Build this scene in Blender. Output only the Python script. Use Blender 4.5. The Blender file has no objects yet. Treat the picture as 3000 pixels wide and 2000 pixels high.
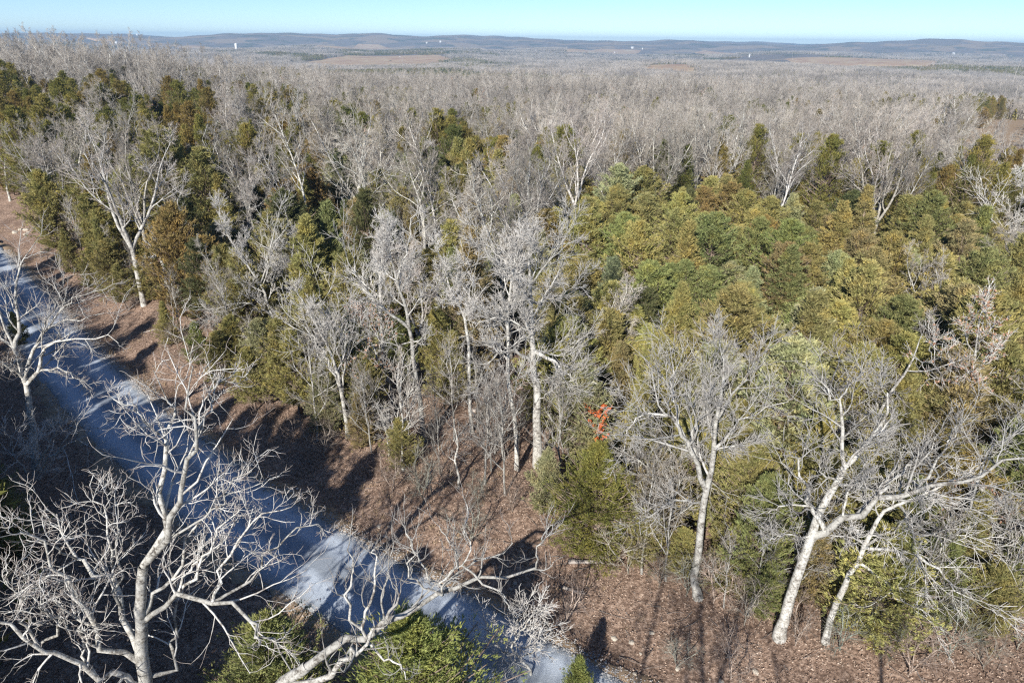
import bpy, math, random
import numpy as np
from mathutils import Matrix, Vector

S = bpy.context.scene
C = S.collection
rng = np.random.default_rng(11)

# ------------------------------------------------------------------ camera
H = 25.0; FPX = 2000.0
PITCH = math.radians(23.75); ROLL = math.radians(0.6)
cam_d = bpy.data.cameras.new('camera'); cam = bpy.data.objects.new('camera', cam_d); C.objects.link(cam)
cam_d.sensor_width = 36.0; cam_d.lens = 24.0; cam_d.clip_start = 0.5; cam_d.clip_end = 60000
cam.matrix_world = Matrix.Translation((0, 0, H)) @ Matrix.Rotation(math.pi/2 - PITCH, 4, 'X') @ Matrix.Rotation(ROLL, 4, 'Z')
S.camera = cam

# ------------------------------------------------------------------ sky, sun, exposure
SUN_EL = math.radians(29.0)
SH = np.array([0.34, 0.94]); SH /= np.linalg.norm(SH)          # where shadows fall on the ground
w = bpy.data.worlds.new('World'); S.world = w; w.use_nodes = True
nt = w.node_tree; bg = nt.nodes['Background']
sky = nt.nodes.new('ShaderNodeTexSky'); sky.sky_type = 'NISHITA'; sky.sun_disc = False
sky.sun_elevation = SUN_EL; sky.sun_rotation = math.atan2(-SH[0], -SH[1]); sky.altitude = 3000
sky.air_density = 1.0; sky.dust_density = 0.0; sky.ozone_density = 5.5
nt.links.new(sky.outputs[0], bg.inputs[0]); bg.inputs[1].default_value = 0.09
sun_d = bpy.data.lights.new('sun', 'SUN'); sun_d.energy = 5.0; sun_d.angle = math.radians(0.5); sun_d.color = (1.0, 0.95, 0.87)
sun = bpy.data.objects.new('sun', sun_d); C.objects.link(sun); sun.location = (0, 0, 300)
sdir = Vector((SH[0]*math.cos(SUN_EL), SH[1]*math.cos(SUN_EL), -math.sin(SUN_EL)))
sun.rotation_euler = sdir.to_track_quat('-Z', 'Y').to_euler()
vs = S.view_settings; vs.view_transform = 'Standard'; vs.look = 'None'; vs.gamma = 1.0; vs.use_curve_mapping = False
vs.exposure = 0.62
S.render.engine = 'CYCLES'
cy = S.cycles; cy.max_bounces = 5; cy.diffuse_bounces = 3; cy.glossy_bounces = 1; cy.transmission_bounces = 2
cy.volume_bounces = 0; cy.use_denoising = False; cy.filter_width = 1.25; cy.transparent_max_bounces = 4; cy.caustics_reflective = False; cy.caustics_refractive = False

# ------------------------------------------------------------------ projection helpers
CP, SP = math.cos(PITCH), math.sin(PITCH); CR, SR = math.cos(ROLL), math.sin(ROLL)
def ray(px, py):
    u = px - 1500.0; v = 1000.0 - py
    u, v = u*CR - v*SR, u*SR + v*CR
    return np.array([u, FPX*CP + v*SP, -FPX*SP + v*CP])
def proj(p):
    p = np.asarray(p, float); x, y, z = p[..., 0], p[..., 1], p[..., 2] - H
    dep = y*CP - z*SP; u = x/dep*FPX; v = (y*SP + z*CP)/dep*FPX
    return np.stack([1500 + u*CR + v*SR, 1000 - (-u*SR + v*CR), dep], -1)
def at(px, py, Y):
    d = ray(px, py); return np.array([0, 0, H]) + d*(Y/d[1])

# ------------------------------------------------------------------ terrain
EA = np.array([-400, -200, -120, -95, -80, -60, -48, -35, -28, -22, -17, -11, 10, 60, 200.])
EN = np.array([60, 25, 15.8, 14.9, 14.7, 13.9, 13.9, 14.6, 15.5, 16.5, 17.6, 18.4, 23, 33, 60.])
RW = 5.0
def road_d(x, y):                               # signed distance to the road's centre line, positive beyond it
    a = x*0.722 - y*0.692; n = x*0.692 + y*0.722
    return n - (np.interp(a, EA, EN) - RW/2)
def ss(a, b, x):
    t = np.clip((x - a)/(b - a), 0, 1); return t*t*(3 - 2*t)
def wob(x, y, s, seed):
    r = np.random.default_rng(seed); o = 0
    for k in range(4):
        th = r.uniform(0, 6.28); f = s*(1.7**k); o = o + np.sin((x*math.cos(th) + y*math.sin(th))/f*6.28 + r.uniform(0, 6.28))*(1.7**k)/8
    return o
def T(x, y):
    x = np.asarray(x, float); y = np.asarray(y, float)
    d = road_d(x, y); ad = np.abs(d); r = np.hypot(x, y)
    near = np.where(d > 0, 1.1*ss(4.0, 11, d) - 0.35*np.exp(-((d - 4.1)/0.8)**2), -0.4*ss(3.6, 9, -d) - 0.2*np.exp(-((d + 4.2)/0.8)**2))
    rough = (0.13*wob(x, y, 2.5, 1) + 0.25*wob(x, y, 9, 2))*ss(3.6, 6, ad)
    hill = 5.0*np.exp(-((x + 125)/95)**2 - ((y - 185)/120)**2) - 3.0*np.exp(-((x - 20)/90)**2 - ((y - 190)/90)**2)
    hill = hill + 2.0*np.exp(-((x - 170)/110)**2 - ((y - 230)/90)**2)
    drop = -9*ss(95, 300, y + 0.35*x)*(1 - 0.7*ss(-60, -150, x)) - 35*ss(300, 1100, r + 0.10*x)
    und = 13*wob(x, y, 420, 5)*ss(450, 1500, r)
    az = np.degrees(np.arctan2(x, np.maximum(y, 1e-3)))
    def ridge(r0, wd, h): return h*ss(r0 - wd, r0, r)
    prof = 1 + 0.13*np.sin(az*0.14 + 2.6) + 0.06*np.sin(az*0.43 + 2.2) + 0.05*np.sin(az*1.1 + .4) + 0.03*np.sin(az*2.9)
    fold = wob(x, y, 700, 9)
    rg = ridge(6200, 1500, 80)*prof + 26*ss(3200, 4200, r)*(1 - ss(4300, 5200, r))*np.clip(np.sin(az*0.35 + 0.6), 0, 1) + 7*fold*ss(3000, 4500, r)
    return near + rough + hill*ss(40, 110, r) + drop + und + rg*(1 - ss(9000, 14000, r))
def gnd(px, py):
    z = 0.0
    d = ray(px, py)
    for _ in range(40):
        t = (z - H)/d[2] if d[2] < -1e-6 else 1e4
        p = np.array([0, 0, H]) + d*t; z = z*0.5 + 0.5*float(T(p[0], p[1]))
    p[2] = float(T(p[0], p[1])); return p

# ------------------------------------------------------------------ material helpers
def mat(name, build, rough=0.9):
    m = bpy.data.materials.new(name); m.use_nodes = True; n = m.node_tree.nodes; l = m.node_tree.links
    b = n['Principled BSDF']; b.inputs['Roughness'].default_value = rough; b.inputs['Specular IOR Level'].default_value = 0.15
    build(n, l, b); return m
def ramp(n, pts, mode='LINEAR'):
    r = n.new('ShaderNodeValToRGB'); r.color_ramp.interpolation = mode; e = r.color_ramp.elements
    while len(e) < len(pts): e.new(0.5)
    for k, (p, c) in enumerate(pts): e[k].position = p; e[k].color = (*c, 1) if len(c) == 3 else c
    return r
def noise(n, l, scale, detail=3, rough=0.6, coord='Object'):
    tc = n.new('ShaderNodeTexCoord') if coord != 'Position' else n.new('ShaderNodeNewGeometry')
    t = n.new('ShaderNodeTexNoise'); t.inputs['Scale'].default_value = scale; t.inputs['Detail'].default_value = detail; t.inputs['Roughness'].default_value = rough
    l.new(tc.outputs[coord], t.inputs['Vector']); return t
def mix(n, l, a, b, f, mode='MIX'):
    m = n.new('ShaderNodeMix'); m.data_type = 'RGBA'; m.blend_type = mode
    for sock, v in ((m.inputs[6], a), (m.inputs[7], b), (m.inputs[0], f)):
        if isinstance(v, (int, float)): sock.default_value = v
        elif isinstance(v, tuple): sock.default_value = (*v, 1)
        else: l.new(v, sock)
    return m.outputs[2]
def bump(n, l, b, h, strength, dist):
    bp = n.new('ShaderNodeBump'); bp.inputs['Strength'].default_value = strength; bp.inputs['Distance'].default_value = dist
    l.new(h, bp.inputs['Height']); l.new(bp.outputs[0], b.inputs['Normal'])

def bark_mat(name, light, mid, dark, s1=5.0):
    def f(n, l, b):
        a = noise(n, l, s1, 5, 0.75); b2 = noise(n, l, s1*0.28, 3, 0.6); av = n.new('ShaderNodeMath'); av.operation = 'MULTIPLY_ADD'; av.inputs[1].default_value = 0.55
        hf = n.new('ShaderNodeMath'); hf.operation = 'MULTIPLY'; hf.inputs[1].default_value = 0.45; l.new(b2.outputs[0], hf.inputs[0]); l.new(a.outputs[0], av.inputs[0]); l.new(hf.outputs[0], av.inputs[2])
        r = ramp(n, [(0.40, dark), (0.48, mid), (0.56, light)]); l.new(av.outputs[0], r.inputs[0])
        oi = n.new('ShaderNodeObjectInfo'); c = mix(n, l, r.outputs[0], oi.outputs['Color'], 1.0, 'MULTIPLY')
        v = n.new('ShaderNodeMapRange'); v.inputs[3].default_value = 0.62; v.inputs[4].default_value = 1.18; l.new(oi.outputs['Random'], v.inputs[0])
        c = mix(n, l, c, v.outputs[0], 1.0, 'MULTIPLY')
        l.new(c, b.inputs['Base Color']); bump(n, l, b, a.outputs[0], 0.6, 0.03)
    return mat(name, f)
M = {}
M['bark'] = bark_mat('pale_lichen_bark', (0.60, 0.59, 0.55), (0.40, 0.385, 0.35), (0.13, 0.115, 0.10), 11.0)
M['limb'] = bark_mat('pale_limb_bark', (0.60, 0.59, 0.56), (0.47, 0.455, 0.425), (0.22, 0.195, 0.175), 7.0)
M['twig'] = bark_mat('grey_twig_bark', (0.68, 0.65, 0.61), (0.62, 0.59, 0.55), (0.50, 0.465, 0.43), 2.0)
M['twig_near'] = bark_mat('brown_grey_twig_bark', (0.47, 0.425, 0.39), (0.40, 0.35, 0.32), (0.28, 0.235, 0.21), 3.0)
M['twig_far'] = bark_mat('warm_grey_twig_bark', (0.49, 0.445, 0.395), (0.42, 0.38, 0.335), (0.30, 0.265, 0.23), 0.5)
M['log'] = bark_mat('weathered_log', (0.40, 0.36, 0.33), (0.30, 0.265, 0.24), (0.15, 0.13, 0.115), 6.0)
M['dark_bark'] = bark_mat('dark_bark', (0.13, 0.11, 0.095), (0.085, 0.07, 0.06), (0.035, 0.03, 0.027), 6.0)
M['cedar_bark'] = bark_mat('shredded_cedar_bark', (0.34, 0.27, 0.22), (0.24, 0.18, 0.145), (0.12, 0.09, 0.07), 5.0)

def foliage(name, use_random=False):
    m = bpy.data.materials.new(name); m.use_nodes = True; n = m.node_tree.nodes; l = m.node_tree.links
    n.remove(n['Principled BSDF']); out = n['Material Output']
    oi = n.new('ShaderNodeObjectInfo')
    if use_random:
        r = ramp(n, [(0.0, (0.14, 0.155, 0.055)), (0.35, (0.24, 0.225, 0.075)), (0.65, (0.29, 0.25, 0.085)), (0.85, (0.26, 0.19, 0.075)), (1.0, (0.13, 0.15, 0.06))])
        l.new(oi.outputs['Random'], r.inputs[0]); base = r.outputs[0]
    else: base = oi.outputs['Color']
    a = noise(n, l, 1.1, 3, 0.6); r2 = ramp(n, [(0.36, (0.80, 0.88, 0.82)), (0.52, (1, 1, 1)), (0.66, (1.20, 1.12, 0.92))]); l.new(a.outputs[0], r2.inputs[0])
    c = mix(n, l, base, r2.outputs[0], 1.0, 'MULTIPLY')
    b = noise(n, l, 9.0, 2, 0.6); r3 = ramp(n, [(0.36, (0.66, 0.66, 0.66)), (0.6, (1.22, 1.2, 1.15))]); l.new(b.outputs[0], r3.inputs[0])
    c = mix(n, l, c, r3.outputs[0], 1.0, 'MULTIPLY')
    d = n.new('ShaderNodeBsdfDiffuse'); t = n.new('ShaderNodeBsdfTranslucent'); mx = n.new('ShaderNodeMixShader'); mx.inputs[0].default_value = 0.22
    l.new(c, d.inputs[0]); l.new(c, t.inputs[0]); l.new(d.outputs[0], mx.inputs[1]); l.new(t.outputs[0], mx.inputs[2]); l.new(mx.outputs[0], out.inputs[0])
    return m
M['cedar'] = foliage('cedar_foliage'); M['cedar_far'] = foliage('cedar_foliage_distant', True)
def leafm(n, l, b):
    a = noise(n, l, 3.0, 2); r = ramp(n, [(0.35, (0.19, 0.10, 0.06)), (0.5, (0.33, 0.19, 0.125)), (0.65, (0.48, 0.31, 0.22))]); l.new(a.outputs[0], r.inputs[0]); l.new(r.outputs[0], b.inputs['Base Color'])
M['dry_leaf'] = mat('dry_oak_leaf', leafm)
def litterm(n, l, b):
    a = noise(n, l, 14.0, 1, 0.5, 'Position'); r = ramp(n, [(0.30, (0.07, 0.045, 0.034)), (0.44, (0.24, 0.165, 0.122)), (0.55, (0.42, 0.305, 0.235)), (0.68, (0.64, 0.53, 0.43))]); l.new(a.outputs[0], r.inputs[0]); l.new(r.outputs[0], b.inputs['Base Color'])
M['litter'] = mat('fallen_leaf', litterm)
def groundm(n, l, b):
    a = noise(n, l, 5.5, 6, 0.75, 'Position'); r = ramp(n, [(0.32, (0.07, 0.05, 0.04)), (0.46, (0.20, 0.138, 0.104)), (0.56, (0.36, 0.262, 0.205)), (0.68, (0.54, 0.43, 0.35))]); l.new(a.outputs[0], r.inputs[0])
    c2 = noise(n, l, 0.35, 4, 0.6, 'Position'); r2 = ramp(n, [(0.35, (0.75, 0.72, 0.7)), (0.6, (1.15, 1.12, 1.08))]); l.new(c2.outputs[0], r2.inputs[0])
    c = mix(n, l, r.outputs[0], r2.outputs[0], 1.0, 'MULTIPLY')
    f = noise(n, l, 0.0035, 3, 0.55, 'Position'); rf = ramp(n, [(0.52, (0, 0, 0)), (0.56, (1, 1, 1))]); l.new(f.outputs[0], rf.inputs[0])
    g = n.new('ShaderNodeNewGeometry'); ln = n.new('ShaderNodeVectorMath'); ln.operation = 'LENGTH'; l.new(g.outputs['Position'], ln.inputs[0])
    mr = n.new('ShaderNodeMapRange'); mr.inputs[1].default_value = 700; mr.inputs[2].default_value = 900; l.new(ln.outputs['Value'], mr.inputs[0])
    mu = n.new('ShaderNodeMath'); mu.operation = 'MULTIPLY'; l.new(rf.outputs[0], mu.inputs[0]); l.new(mr.outputs[0], mu.inputs[1])
    ev = noise(n, l, 0.006, 5, 0.65, 'Position'); re_ = ramp(n, [(0.50, (0.165, 0.14, 0.125)), (0.60, (0.075, 0.082, 0.055))]); l.new(ev.outputs[0], re_.inputs[0])
    woods = mix(n, l, c, re_.outputs[0], mr.outputs[0])
    mu2 = n.new('ShaderNodeMath'); mu2.operation = 'MULTIPLY'; mu2.inputs[1].default_value = 0.75; l.new(mu.outputs[0], mu2.inputs[0])
    c = mix(n, l, woods, (0.30, 0.225, 0.155), mu2.outputs[0])
    l.new(c, b.inputs['Base Color']); bump(n, l, b, a.outputs[0], 0.9, 0.12)
M['ground'] = mat('leaf_strewn_forest_floor', groundm, 1.0)
def gravelm(n, l, b):
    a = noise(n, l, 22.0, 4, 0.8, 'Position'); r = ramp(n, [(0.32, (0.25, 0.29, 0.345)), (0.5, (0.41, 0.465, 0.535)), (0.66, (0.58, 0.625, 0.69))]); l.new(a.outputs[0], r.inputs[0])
    at_ = n.new('ShaderNodeAttribute'); at_.attribute_name = 'across'
    # wheel tracks: finer, paler, packed gravel
    c2 = noise(n, l, 0.8, 4, 0.65, 'Position'); ad = n.new('ShaderNodeMath'); ad.operation = 'MULTIPLY_ADD'; ad.inputs[1].default_value = 0.18; ad.inputs[2].default_value = -0.09
    l.new(c2.outputs[0], ad.inputs[0]); sm = n.new('ShaderNodeMath'); sm.operation = 'ADD'; l.new(at_.outputs['Fac'], sm.inputs[0]); l.new(ad.outputs[0], sm.inputs[1])
    tr = ramp(n, [(0.0, (0.62, 0.55, 0.46)), (0.08, (0.78, 0.76, 0.72)), (0.20, (1.18, 1.18, 1.18)), (0.33, (1.14, 1.14, 1.14)), (0.42, (0.74, 0.74, 0.74)), (0.57, (0.74, 0.74, 0.74)), (0.68, (1.18, 1.18, 1.18)), (0.81, (1.14, 1.14, 1.14)), (0.92, (0.78, 0.76, 0.72)), (1.0, (0.62, 0.55, 0.46))])
    l.new(sm.outputs[0], tr.inputs[0]); c = mix(n, l, r.outputs[0], tr.outputs[0], 1.0, 'MULTIPLY')
    l.new(c, b.inputs['Base Color']); bump(n, l, b, a.outputs[0], 0.7, 0.05)
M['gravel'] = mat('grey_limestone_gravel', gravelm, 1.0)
def plain(name, c, sc=3.0, v=0.25, rough=0.85):
    def f(n, l, b):
        a = noise(n, l, sc, 4, 0.65); r = ramp(n, [(0.3, tuple(k*(1 - v) for k in c)), (0.7, tuple(min(1, k*(1 + v)) for k in c))]); l.new(a.outputs[0], r.inputs[0]); l.new(r.outputs[0], b.inputs['Base Color'])
    return mat(name, f, rough)
M['stone'] = plain('pale_limestone', (0.46, 0.41, 0.34)); M['pebble'] = plain('gravel_stone', (0.42, 0.41, 0.40), 8, .4)
M['dirt'] = plain('tan_clay', (0.34, 0.25, 0.165), 1.5, 0.35, 1.0)
M['grass'] = plain('dry_grass', (0.40, 0.30, 0.19), 2.0, 0.35)
def fieldm(n, l, b):
    a = noise(n, l, 0.02, 5, 0.65, 'Position'); r = ramp(n, [(0.35, (0.33, 0.20, 0.125)), (0.5, (0.42, 0.295, 0.185)), (0.65, (0.46, 0.37, 0.225))]); l.new(a.outputs[0], r.inputs[0]); l.new(r.outputs[0], b.inputs['Base Color'])
M['field'] = mat('dormant_pasture', fieldm, 1.0)
M['white'] = plain('white_siding', (0.62, 0.62, 0.60), 2, .05); M['roof'] = plain('grey_metal_roof', (0.45, 0.47, 0.5), 2, .15, .5); M['white_roof'] = plain('white_metal_roof', (0.6, 0.61, 0.63), 2, .06, .5)
M['pane'] = plain('dark_window', (0.05, 0.06, 0.08), 2, .1, .2); M['pole'] = plain('weathered_pole', (0.55, 0.50, 0.44), 2, .2); M['steel'] = plain('galvanised_steel', (0.5, 0.5, 0.5), 2, .1, .5)
M['orange'] = plain('rust_orange_leaf', (0.50, 0.13, 0.045), 4, .3)

# ------------------------------------------------------------------ mesh helpers
def build_mesh(name, chunks, mats, smooth=True):
    """chunks: list of (verts (n,3), faces (m,k), material index)"""
    V = []; off = 0; li = []; st = []; mi = []; cur = 0
    for v, f, k in chunks:
        if len(f) == 0: continue
        V.append(v.reshape(-1, 3)); m, c = f.shape
        li.append((f + off).ravel()); st.append(cur + np.arange(m)*c); mi.append(np.full(m, k)); cur += m*c; off += len(V[-1])
    V = np.concatenate(V).astype(np.float32); li = np.concatenate(li).astype(np.int32); st = np.concatenate(st).astype(np.int32); mi = np.concatenate(mi).astype(np.int32)
    me = bpy.data.meshes.new(name); me.vertices.add(len(V)); me.vertices.foreach_set('co', V.ravel())
    me.loops.add(len(li)); me.loops.foreach_set('vertex_index', li); me.polygons.add(len(st)); me.polygons.foreach_set('loop_start', st)
    me.polygons.foreach_set('material_index', mi); me.polygons.foreach_set('use_smooth', np.full(len(st), smooth))
    for m in mats: me.materials.append(m)
    me.update(calc_edges=True); return me
def tubes(P, R, s, cap=False):
    n, K, _ = P.shape
    tg = np.gradient(P, axis=1); tg /= np.linalg.norm(tg, axis=2, keepdims=True) + 1e-9
    mean = tg.mean(1); ref = np.where(np.abs(mean[:, 2:3]) < 0.8, np.array([[0, 0, 1.]]), np.array([[1., 0, 0]]))[:, None, :]
    u = np.cross(tg, ref); u /= np.linalg.norm(u, axis=2, keepdims=True) + 1e-9; v = np.cross(tg, u)
    a = np.arange(s)/s*2*math.pi
    V = P[:, :, None, :] + R[:, :, None, None]*(np.cos(a)[None, None, :, None]*u[:, :, None, :] + np.sin(a)[None, None, :, None]*v[:, :, None, :])
    i = np.arange(n)[:, None, None]*K*s + np.arange(K - 1)[None, :, None]*s; j = np.arange(s)[None, None, :]; j2 = (j + 1) % s
    F = np.stack([i + j, i + j2, i + s + j2, i + s + j], -1).reshape(-1, 4)
    return V.reshape(-1, 3), F
def icap(P, R, s, end):
    """fan cap on the end of single tube"""
    return None
def obj(name, me, parent=None, loc=None, color=None):
    o = bpy.data.objects.new(name, me); C.objects.link(o)
    if parent is not None: o.parent = parent
    if loc is not None: o.location = loc
    if color is not None: o.color = (*color, 1)
    return o
def tag(o, label, cat, group=None, kind=None):
    if label: o['label'] = label
    if cat: o['category'] = cat
    if group: o['group'] = group
    if kind: o['kind'] = kind
    return o
def root(name, loc, label, cat, group=None, rz=0.0, sc=1.0):
    e = bpy.data.objects.new(name, None); C.objects.link(e); e.location = loc; e.rotation_euler = (0, 0, rz); e.scale = (sc, sc, sc); e.empty_display_size = 0.3
    return tag(e, label, cat, group)

# ------------------------------------------------------------------ tree growth (all branches of a level at once)
UP = np.array([0, 0, 1.])
def nrm(a): return a/(np.linalg.norm(a, axis=-1, keepdims=True) + 1e-9)
def sample(P, R, idx, t):
    K = P.shape[1]; f = np.clip(t, 0, 0.9999)*(K - 1); i = f.astype(int); f = f - i
    a = P[idx, i]; b = P[idx, i + 1]
    return a + (b - a)*f[:, None], nrm(b - a), R[idx, i] + (R[idx, i + 1] - R[idx, i])*f
def grow(pos, d, L, K, wander, trop, r0, r1, curl=0.0):
    n = len(pos); P = np.zeros((n, K, 3)); P[:, 0] = pos; d = d.copy(); step = L/(K - 1)
    drift = rng.normal(size=(n, 3))*curl
    for k in range(1, K):
        d = nrm(d + wander*rng.normal(size=(n, 3)) + drift + trop*UP); P[:, k] = P[:, k - 1] + d*step[:, None]
    tt = np.linspace(0, 1, K)[None, :]; R = r0[:, None]*(1 - tt) + r1*tt
    return P, R
def kids(P, R, m, t0, t1, ang, Lf, K, wander, trop, rf, r1, rmax=9, curl=0.0, endkid=True):
    n = len(P); idx = np.repeat(np.arange(n), m); j = np.tile(np.arange(m), n)
    t = t0 + (t1 - t0)*(j + rng.uniform(0, 1, n*m))/m
    if endkid: t = np.where(j == m - 1, 0.985, t)
    pos, tan, rad = sample(P, R, idx, t)
    ref = np.where(np.abs(tan[:, 2:3]) < 0.9, UP[None], np.array([[1., 0, 0]])); u = nrm(np.cross(tan, ref)); v = np.cross(tan, u)
    az = j*2.4 + rng.uniform(0, 6.28, n)[idx] + rng.normal(0, .5, n*m); an = np.radians(rng.uniform(*ang, n*m)); an = np.where(j == m - 1, an*0.4, an) if endkid else an
    d = nrm(np.cos(an)[:, None]*tan + np.sin(an)[:, None]*(np.cos(az)[:, None]*u + np.sin(az)[:, None]*v))
    pl = np.linalg.norm(np.diff(P, axis=1), axis=2).sum(1)[idx]
    L = Lf(pl, t)*rng.uniform(0.65, 1.25, n*m)
    return grow(pos, d, L, K, wander, trop, np.minimum(rad*rf, rmax), r1, curl)
def leaves(P, R, per, size, rngs=rng):
    n = len(P); idx = np.repeat(np.arange(n), per); t = rngs.uniform(0.3, 1, n*per); pos, tan, _ = sample(P, R, idx, t)
    return leaf_quads(pos + rngs.normal(size=pos.shape)*0.05, size, rngs)
def leaf_quads(pos, size, r, flat=0.0):
    n = len(pos); a = nrm(r.normal(size=(n, 3))*np.array([1, 1, 1 - flat])); b = r.normal(size=(n, 3))*np.array([1, 1, 1 - flat]); b = nrm(b - (b*a).sum(1)[:, None]*a)
    s = size*r.uniform(0.6, 1.3, n)[:, None]
    c = np.cross(a, b)*s*0.18
    V = np.stack([pos - a*s*.5, pos + b*s*.3 + c, pos + a*s*.5, pos - b*s*.3 + c], 1).reshape(-1, 3)
    return V, np.arange(n*4).reshape(-1, 4)

def twig_levels(P, R, a, tw=0.011, k3=4, k4=2, *, gn=0.16, up=0.06, L2=0.42, ang=(28, 58), mult=1.6, lmin=0.7, lmax=3.2):
    """branches, twigs and fine twigs on the limbs P"""
    m2, m3, m4 = a; m4 = max(2, int(m4*mult))
    P2, R2 = kids(P, R, m2, 0.18, 1.0, ang, lambda p, t: np.clip(p*L2*(1.15 - 0.55*t), lmin, lmax), 6, gn, up, 0.55, tw*1.3, 0.09, gn*0.3)
    P3, R3 = kids(P2, R2, m3, 0.2, 1.0, (28, 60), lambda p, t: np.clip(p*0.5*(1.1 - 0.4*t), 0.35, 1.5), k3, gn*0.9, up, 0.65, tw, 0.028, gn*0.35)
    P4, R4 = kids(P3, R3, m4, 0.25, 1.0, (22, 55), lambda p, t: np.clip(p*0.6*(1.1 - 0.3*t), 0.2, 0.85), k4, gn*0.8, up, 0.8, tw*0.45, tw, gn*0.4)
    return (P2, R2), (P3, R3), (P4, R4)

def bare_proto(name, h, r, forks, m1, crown0, ang1, L1, gn, up, a, lean=0.0, tw=0.013, leafy=0, bark='bark'):
    n0 = forks
    pos = np.zeros((1, 3)); d = nrm(np.array([[lean, 0.02, 1.0]]))
    if n0 == 1:
        P0, R0 = grow(pos, d, np.array([h*0.92]), 12, 0.05*(1 + gn*3), 0.03, np.array([r]), 0.03)
        Pt, Rt = P0, R0
    else:
        Pb, Rb = grow(pos, d, np.array([h*crown0*0.8]), 6, 0.04, 0.02, np.array([r]), r*0.8)
        az = np.arange(n0)*6.28/n0 + rng.uniform(0, 6); sp = np.radians(rng.uniform(18, 34, n0))
        d2 = np.stack([np.sin(sp)*np.cos(az), np.sin(sp)*np.sin(az), np.cos(sp)], 1)
        Pt, Rt = grow(np.repeat(Pb[:, -1], n0, 0) - d2*0.1, d2, h*(1 - crown0*0.8)*rng.uniform(0.8, 1.05, n0), 10, 0.07*(1 + gn*3), 0.05, np.full(n0, r*0.68), 0.03)
        P0, R0 = Pb, Rb
    R0 = R0.copy(); R0[:, 0] *= 1.3
    t0 = crown0 if n0 == 1 else 0.1
    P1, R1 = kids(Pt, Rt, max(3, m1//n0), t0, 0.98, ang1, lambda p, t: h*L1*(1.25 - 0.85*t), 8, gn*0.75, up, 0.62, 0.018, 0.14, gn*0.25)
    lim = np.concatenate([P1]); limr = np.concatenate([R1])
    (P2, R2), (P3, R3), (P4, R4) = twig_levels(lim, limr, a, tw, gn=gn, up=up, mult=1.2)
    tk = [(*tubes(P0, R0, 8), 0)] + ([(*tubes(Pt, Rt, 7), 0)] if n0 > 1 else []) + [(*tubes(P1, R1, 5), 0)]
    cr = [(*tubes(P2, R2, 4), 0), (*tubes(P3, R3, 3), 1), (*tubes(P4, R4, 3), 1)]
    if leafy: cr.append((*leaves(P3, R3, leafy, 0.17), 2))
    cm = [M['limb'], M['twig_far'], M['dry_leaf']]
    trunk = build_mesh(name + '_trunk', tk, [M[bark]]); crown = build_mesh(name + '_crown', cr, cm if leafy else cm[:2])
    whole = build_mesh(name + '_whole', tk + [(v, f, k + 1) for v, f, k in cr], [M[bark]] + (cm if leafy else cm[:2]))
    return dict(trunk=trunk, crown=crown, whole=whole, h=h)

BP = {}
BP['wide']    = bare_proto('wide_tree', 15.0, 0.24, 1, 13, 0.36, (38, 66), 0.42, 0.17, 0.05, (8, 6, 5))
BP['vase']    = bare_proto('vase_tree', 15.5, 0.24, 3, 15, 0.42, (25, 50), 0.30, 0.13, 0.07, (7, 6, 5))
BP['slender'] = bare_proto('slender_tree', 16.5, 0.17, 1, 14, 0.48, (26, 50), 0.25, 0.11, 0.08, (7, 5, 5), 0.03)
BP['forked']  = bare_proto('forked_tree', 14.5, 0.21, 2, 14, 0.38, (32, 60), 0.32, 0.17, 0.05, (7, 6, 5), 0.06)
BP['leaning'] = bare_proto('leaning_tree', 13.5, 0.18, 1, 12, 0.40, (30, 60), 0.34, 0.18, 0.05, (8, 6, 5), 0.28)
BP['gnarled'] = bare_proto('gnarled_tree', 12.5, 0.22, 2, 12, 0.34, (40, 75), 0.40, 0.25, 0.04, (7, 6, 4), 0.05)
BP['leafy']   = bare_proto('leafy_oak', 13.0, 0.18, 1, 12, 0.34, (38, 65), 0.38, 0.17, 0.05, (7, 5, 3), 0.04, leafy=2)
BP['tall_slim'] = bare_proto('tall_slim_tree', 20.0, 0.17, 1, 9, 0.72, (26, 50), 0.12, 0.11, 0.08, (4, 4, 2), 0.02)
BP['sapling'] = bare_proto('sapling', 6.5, 0.06, 1, 10, 0.25, (25, 50), 0.32, 0.13, 0.08, (6, 4, 3), 0.08, 0.009)
BP['brush']   = bare_proto('brush', 2.6, 0.03, 3, 9, 0.15, (25, 60), 0.45, 0.18, 0.04, (6, 4, 2), 0.05, 0.007)

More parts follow.
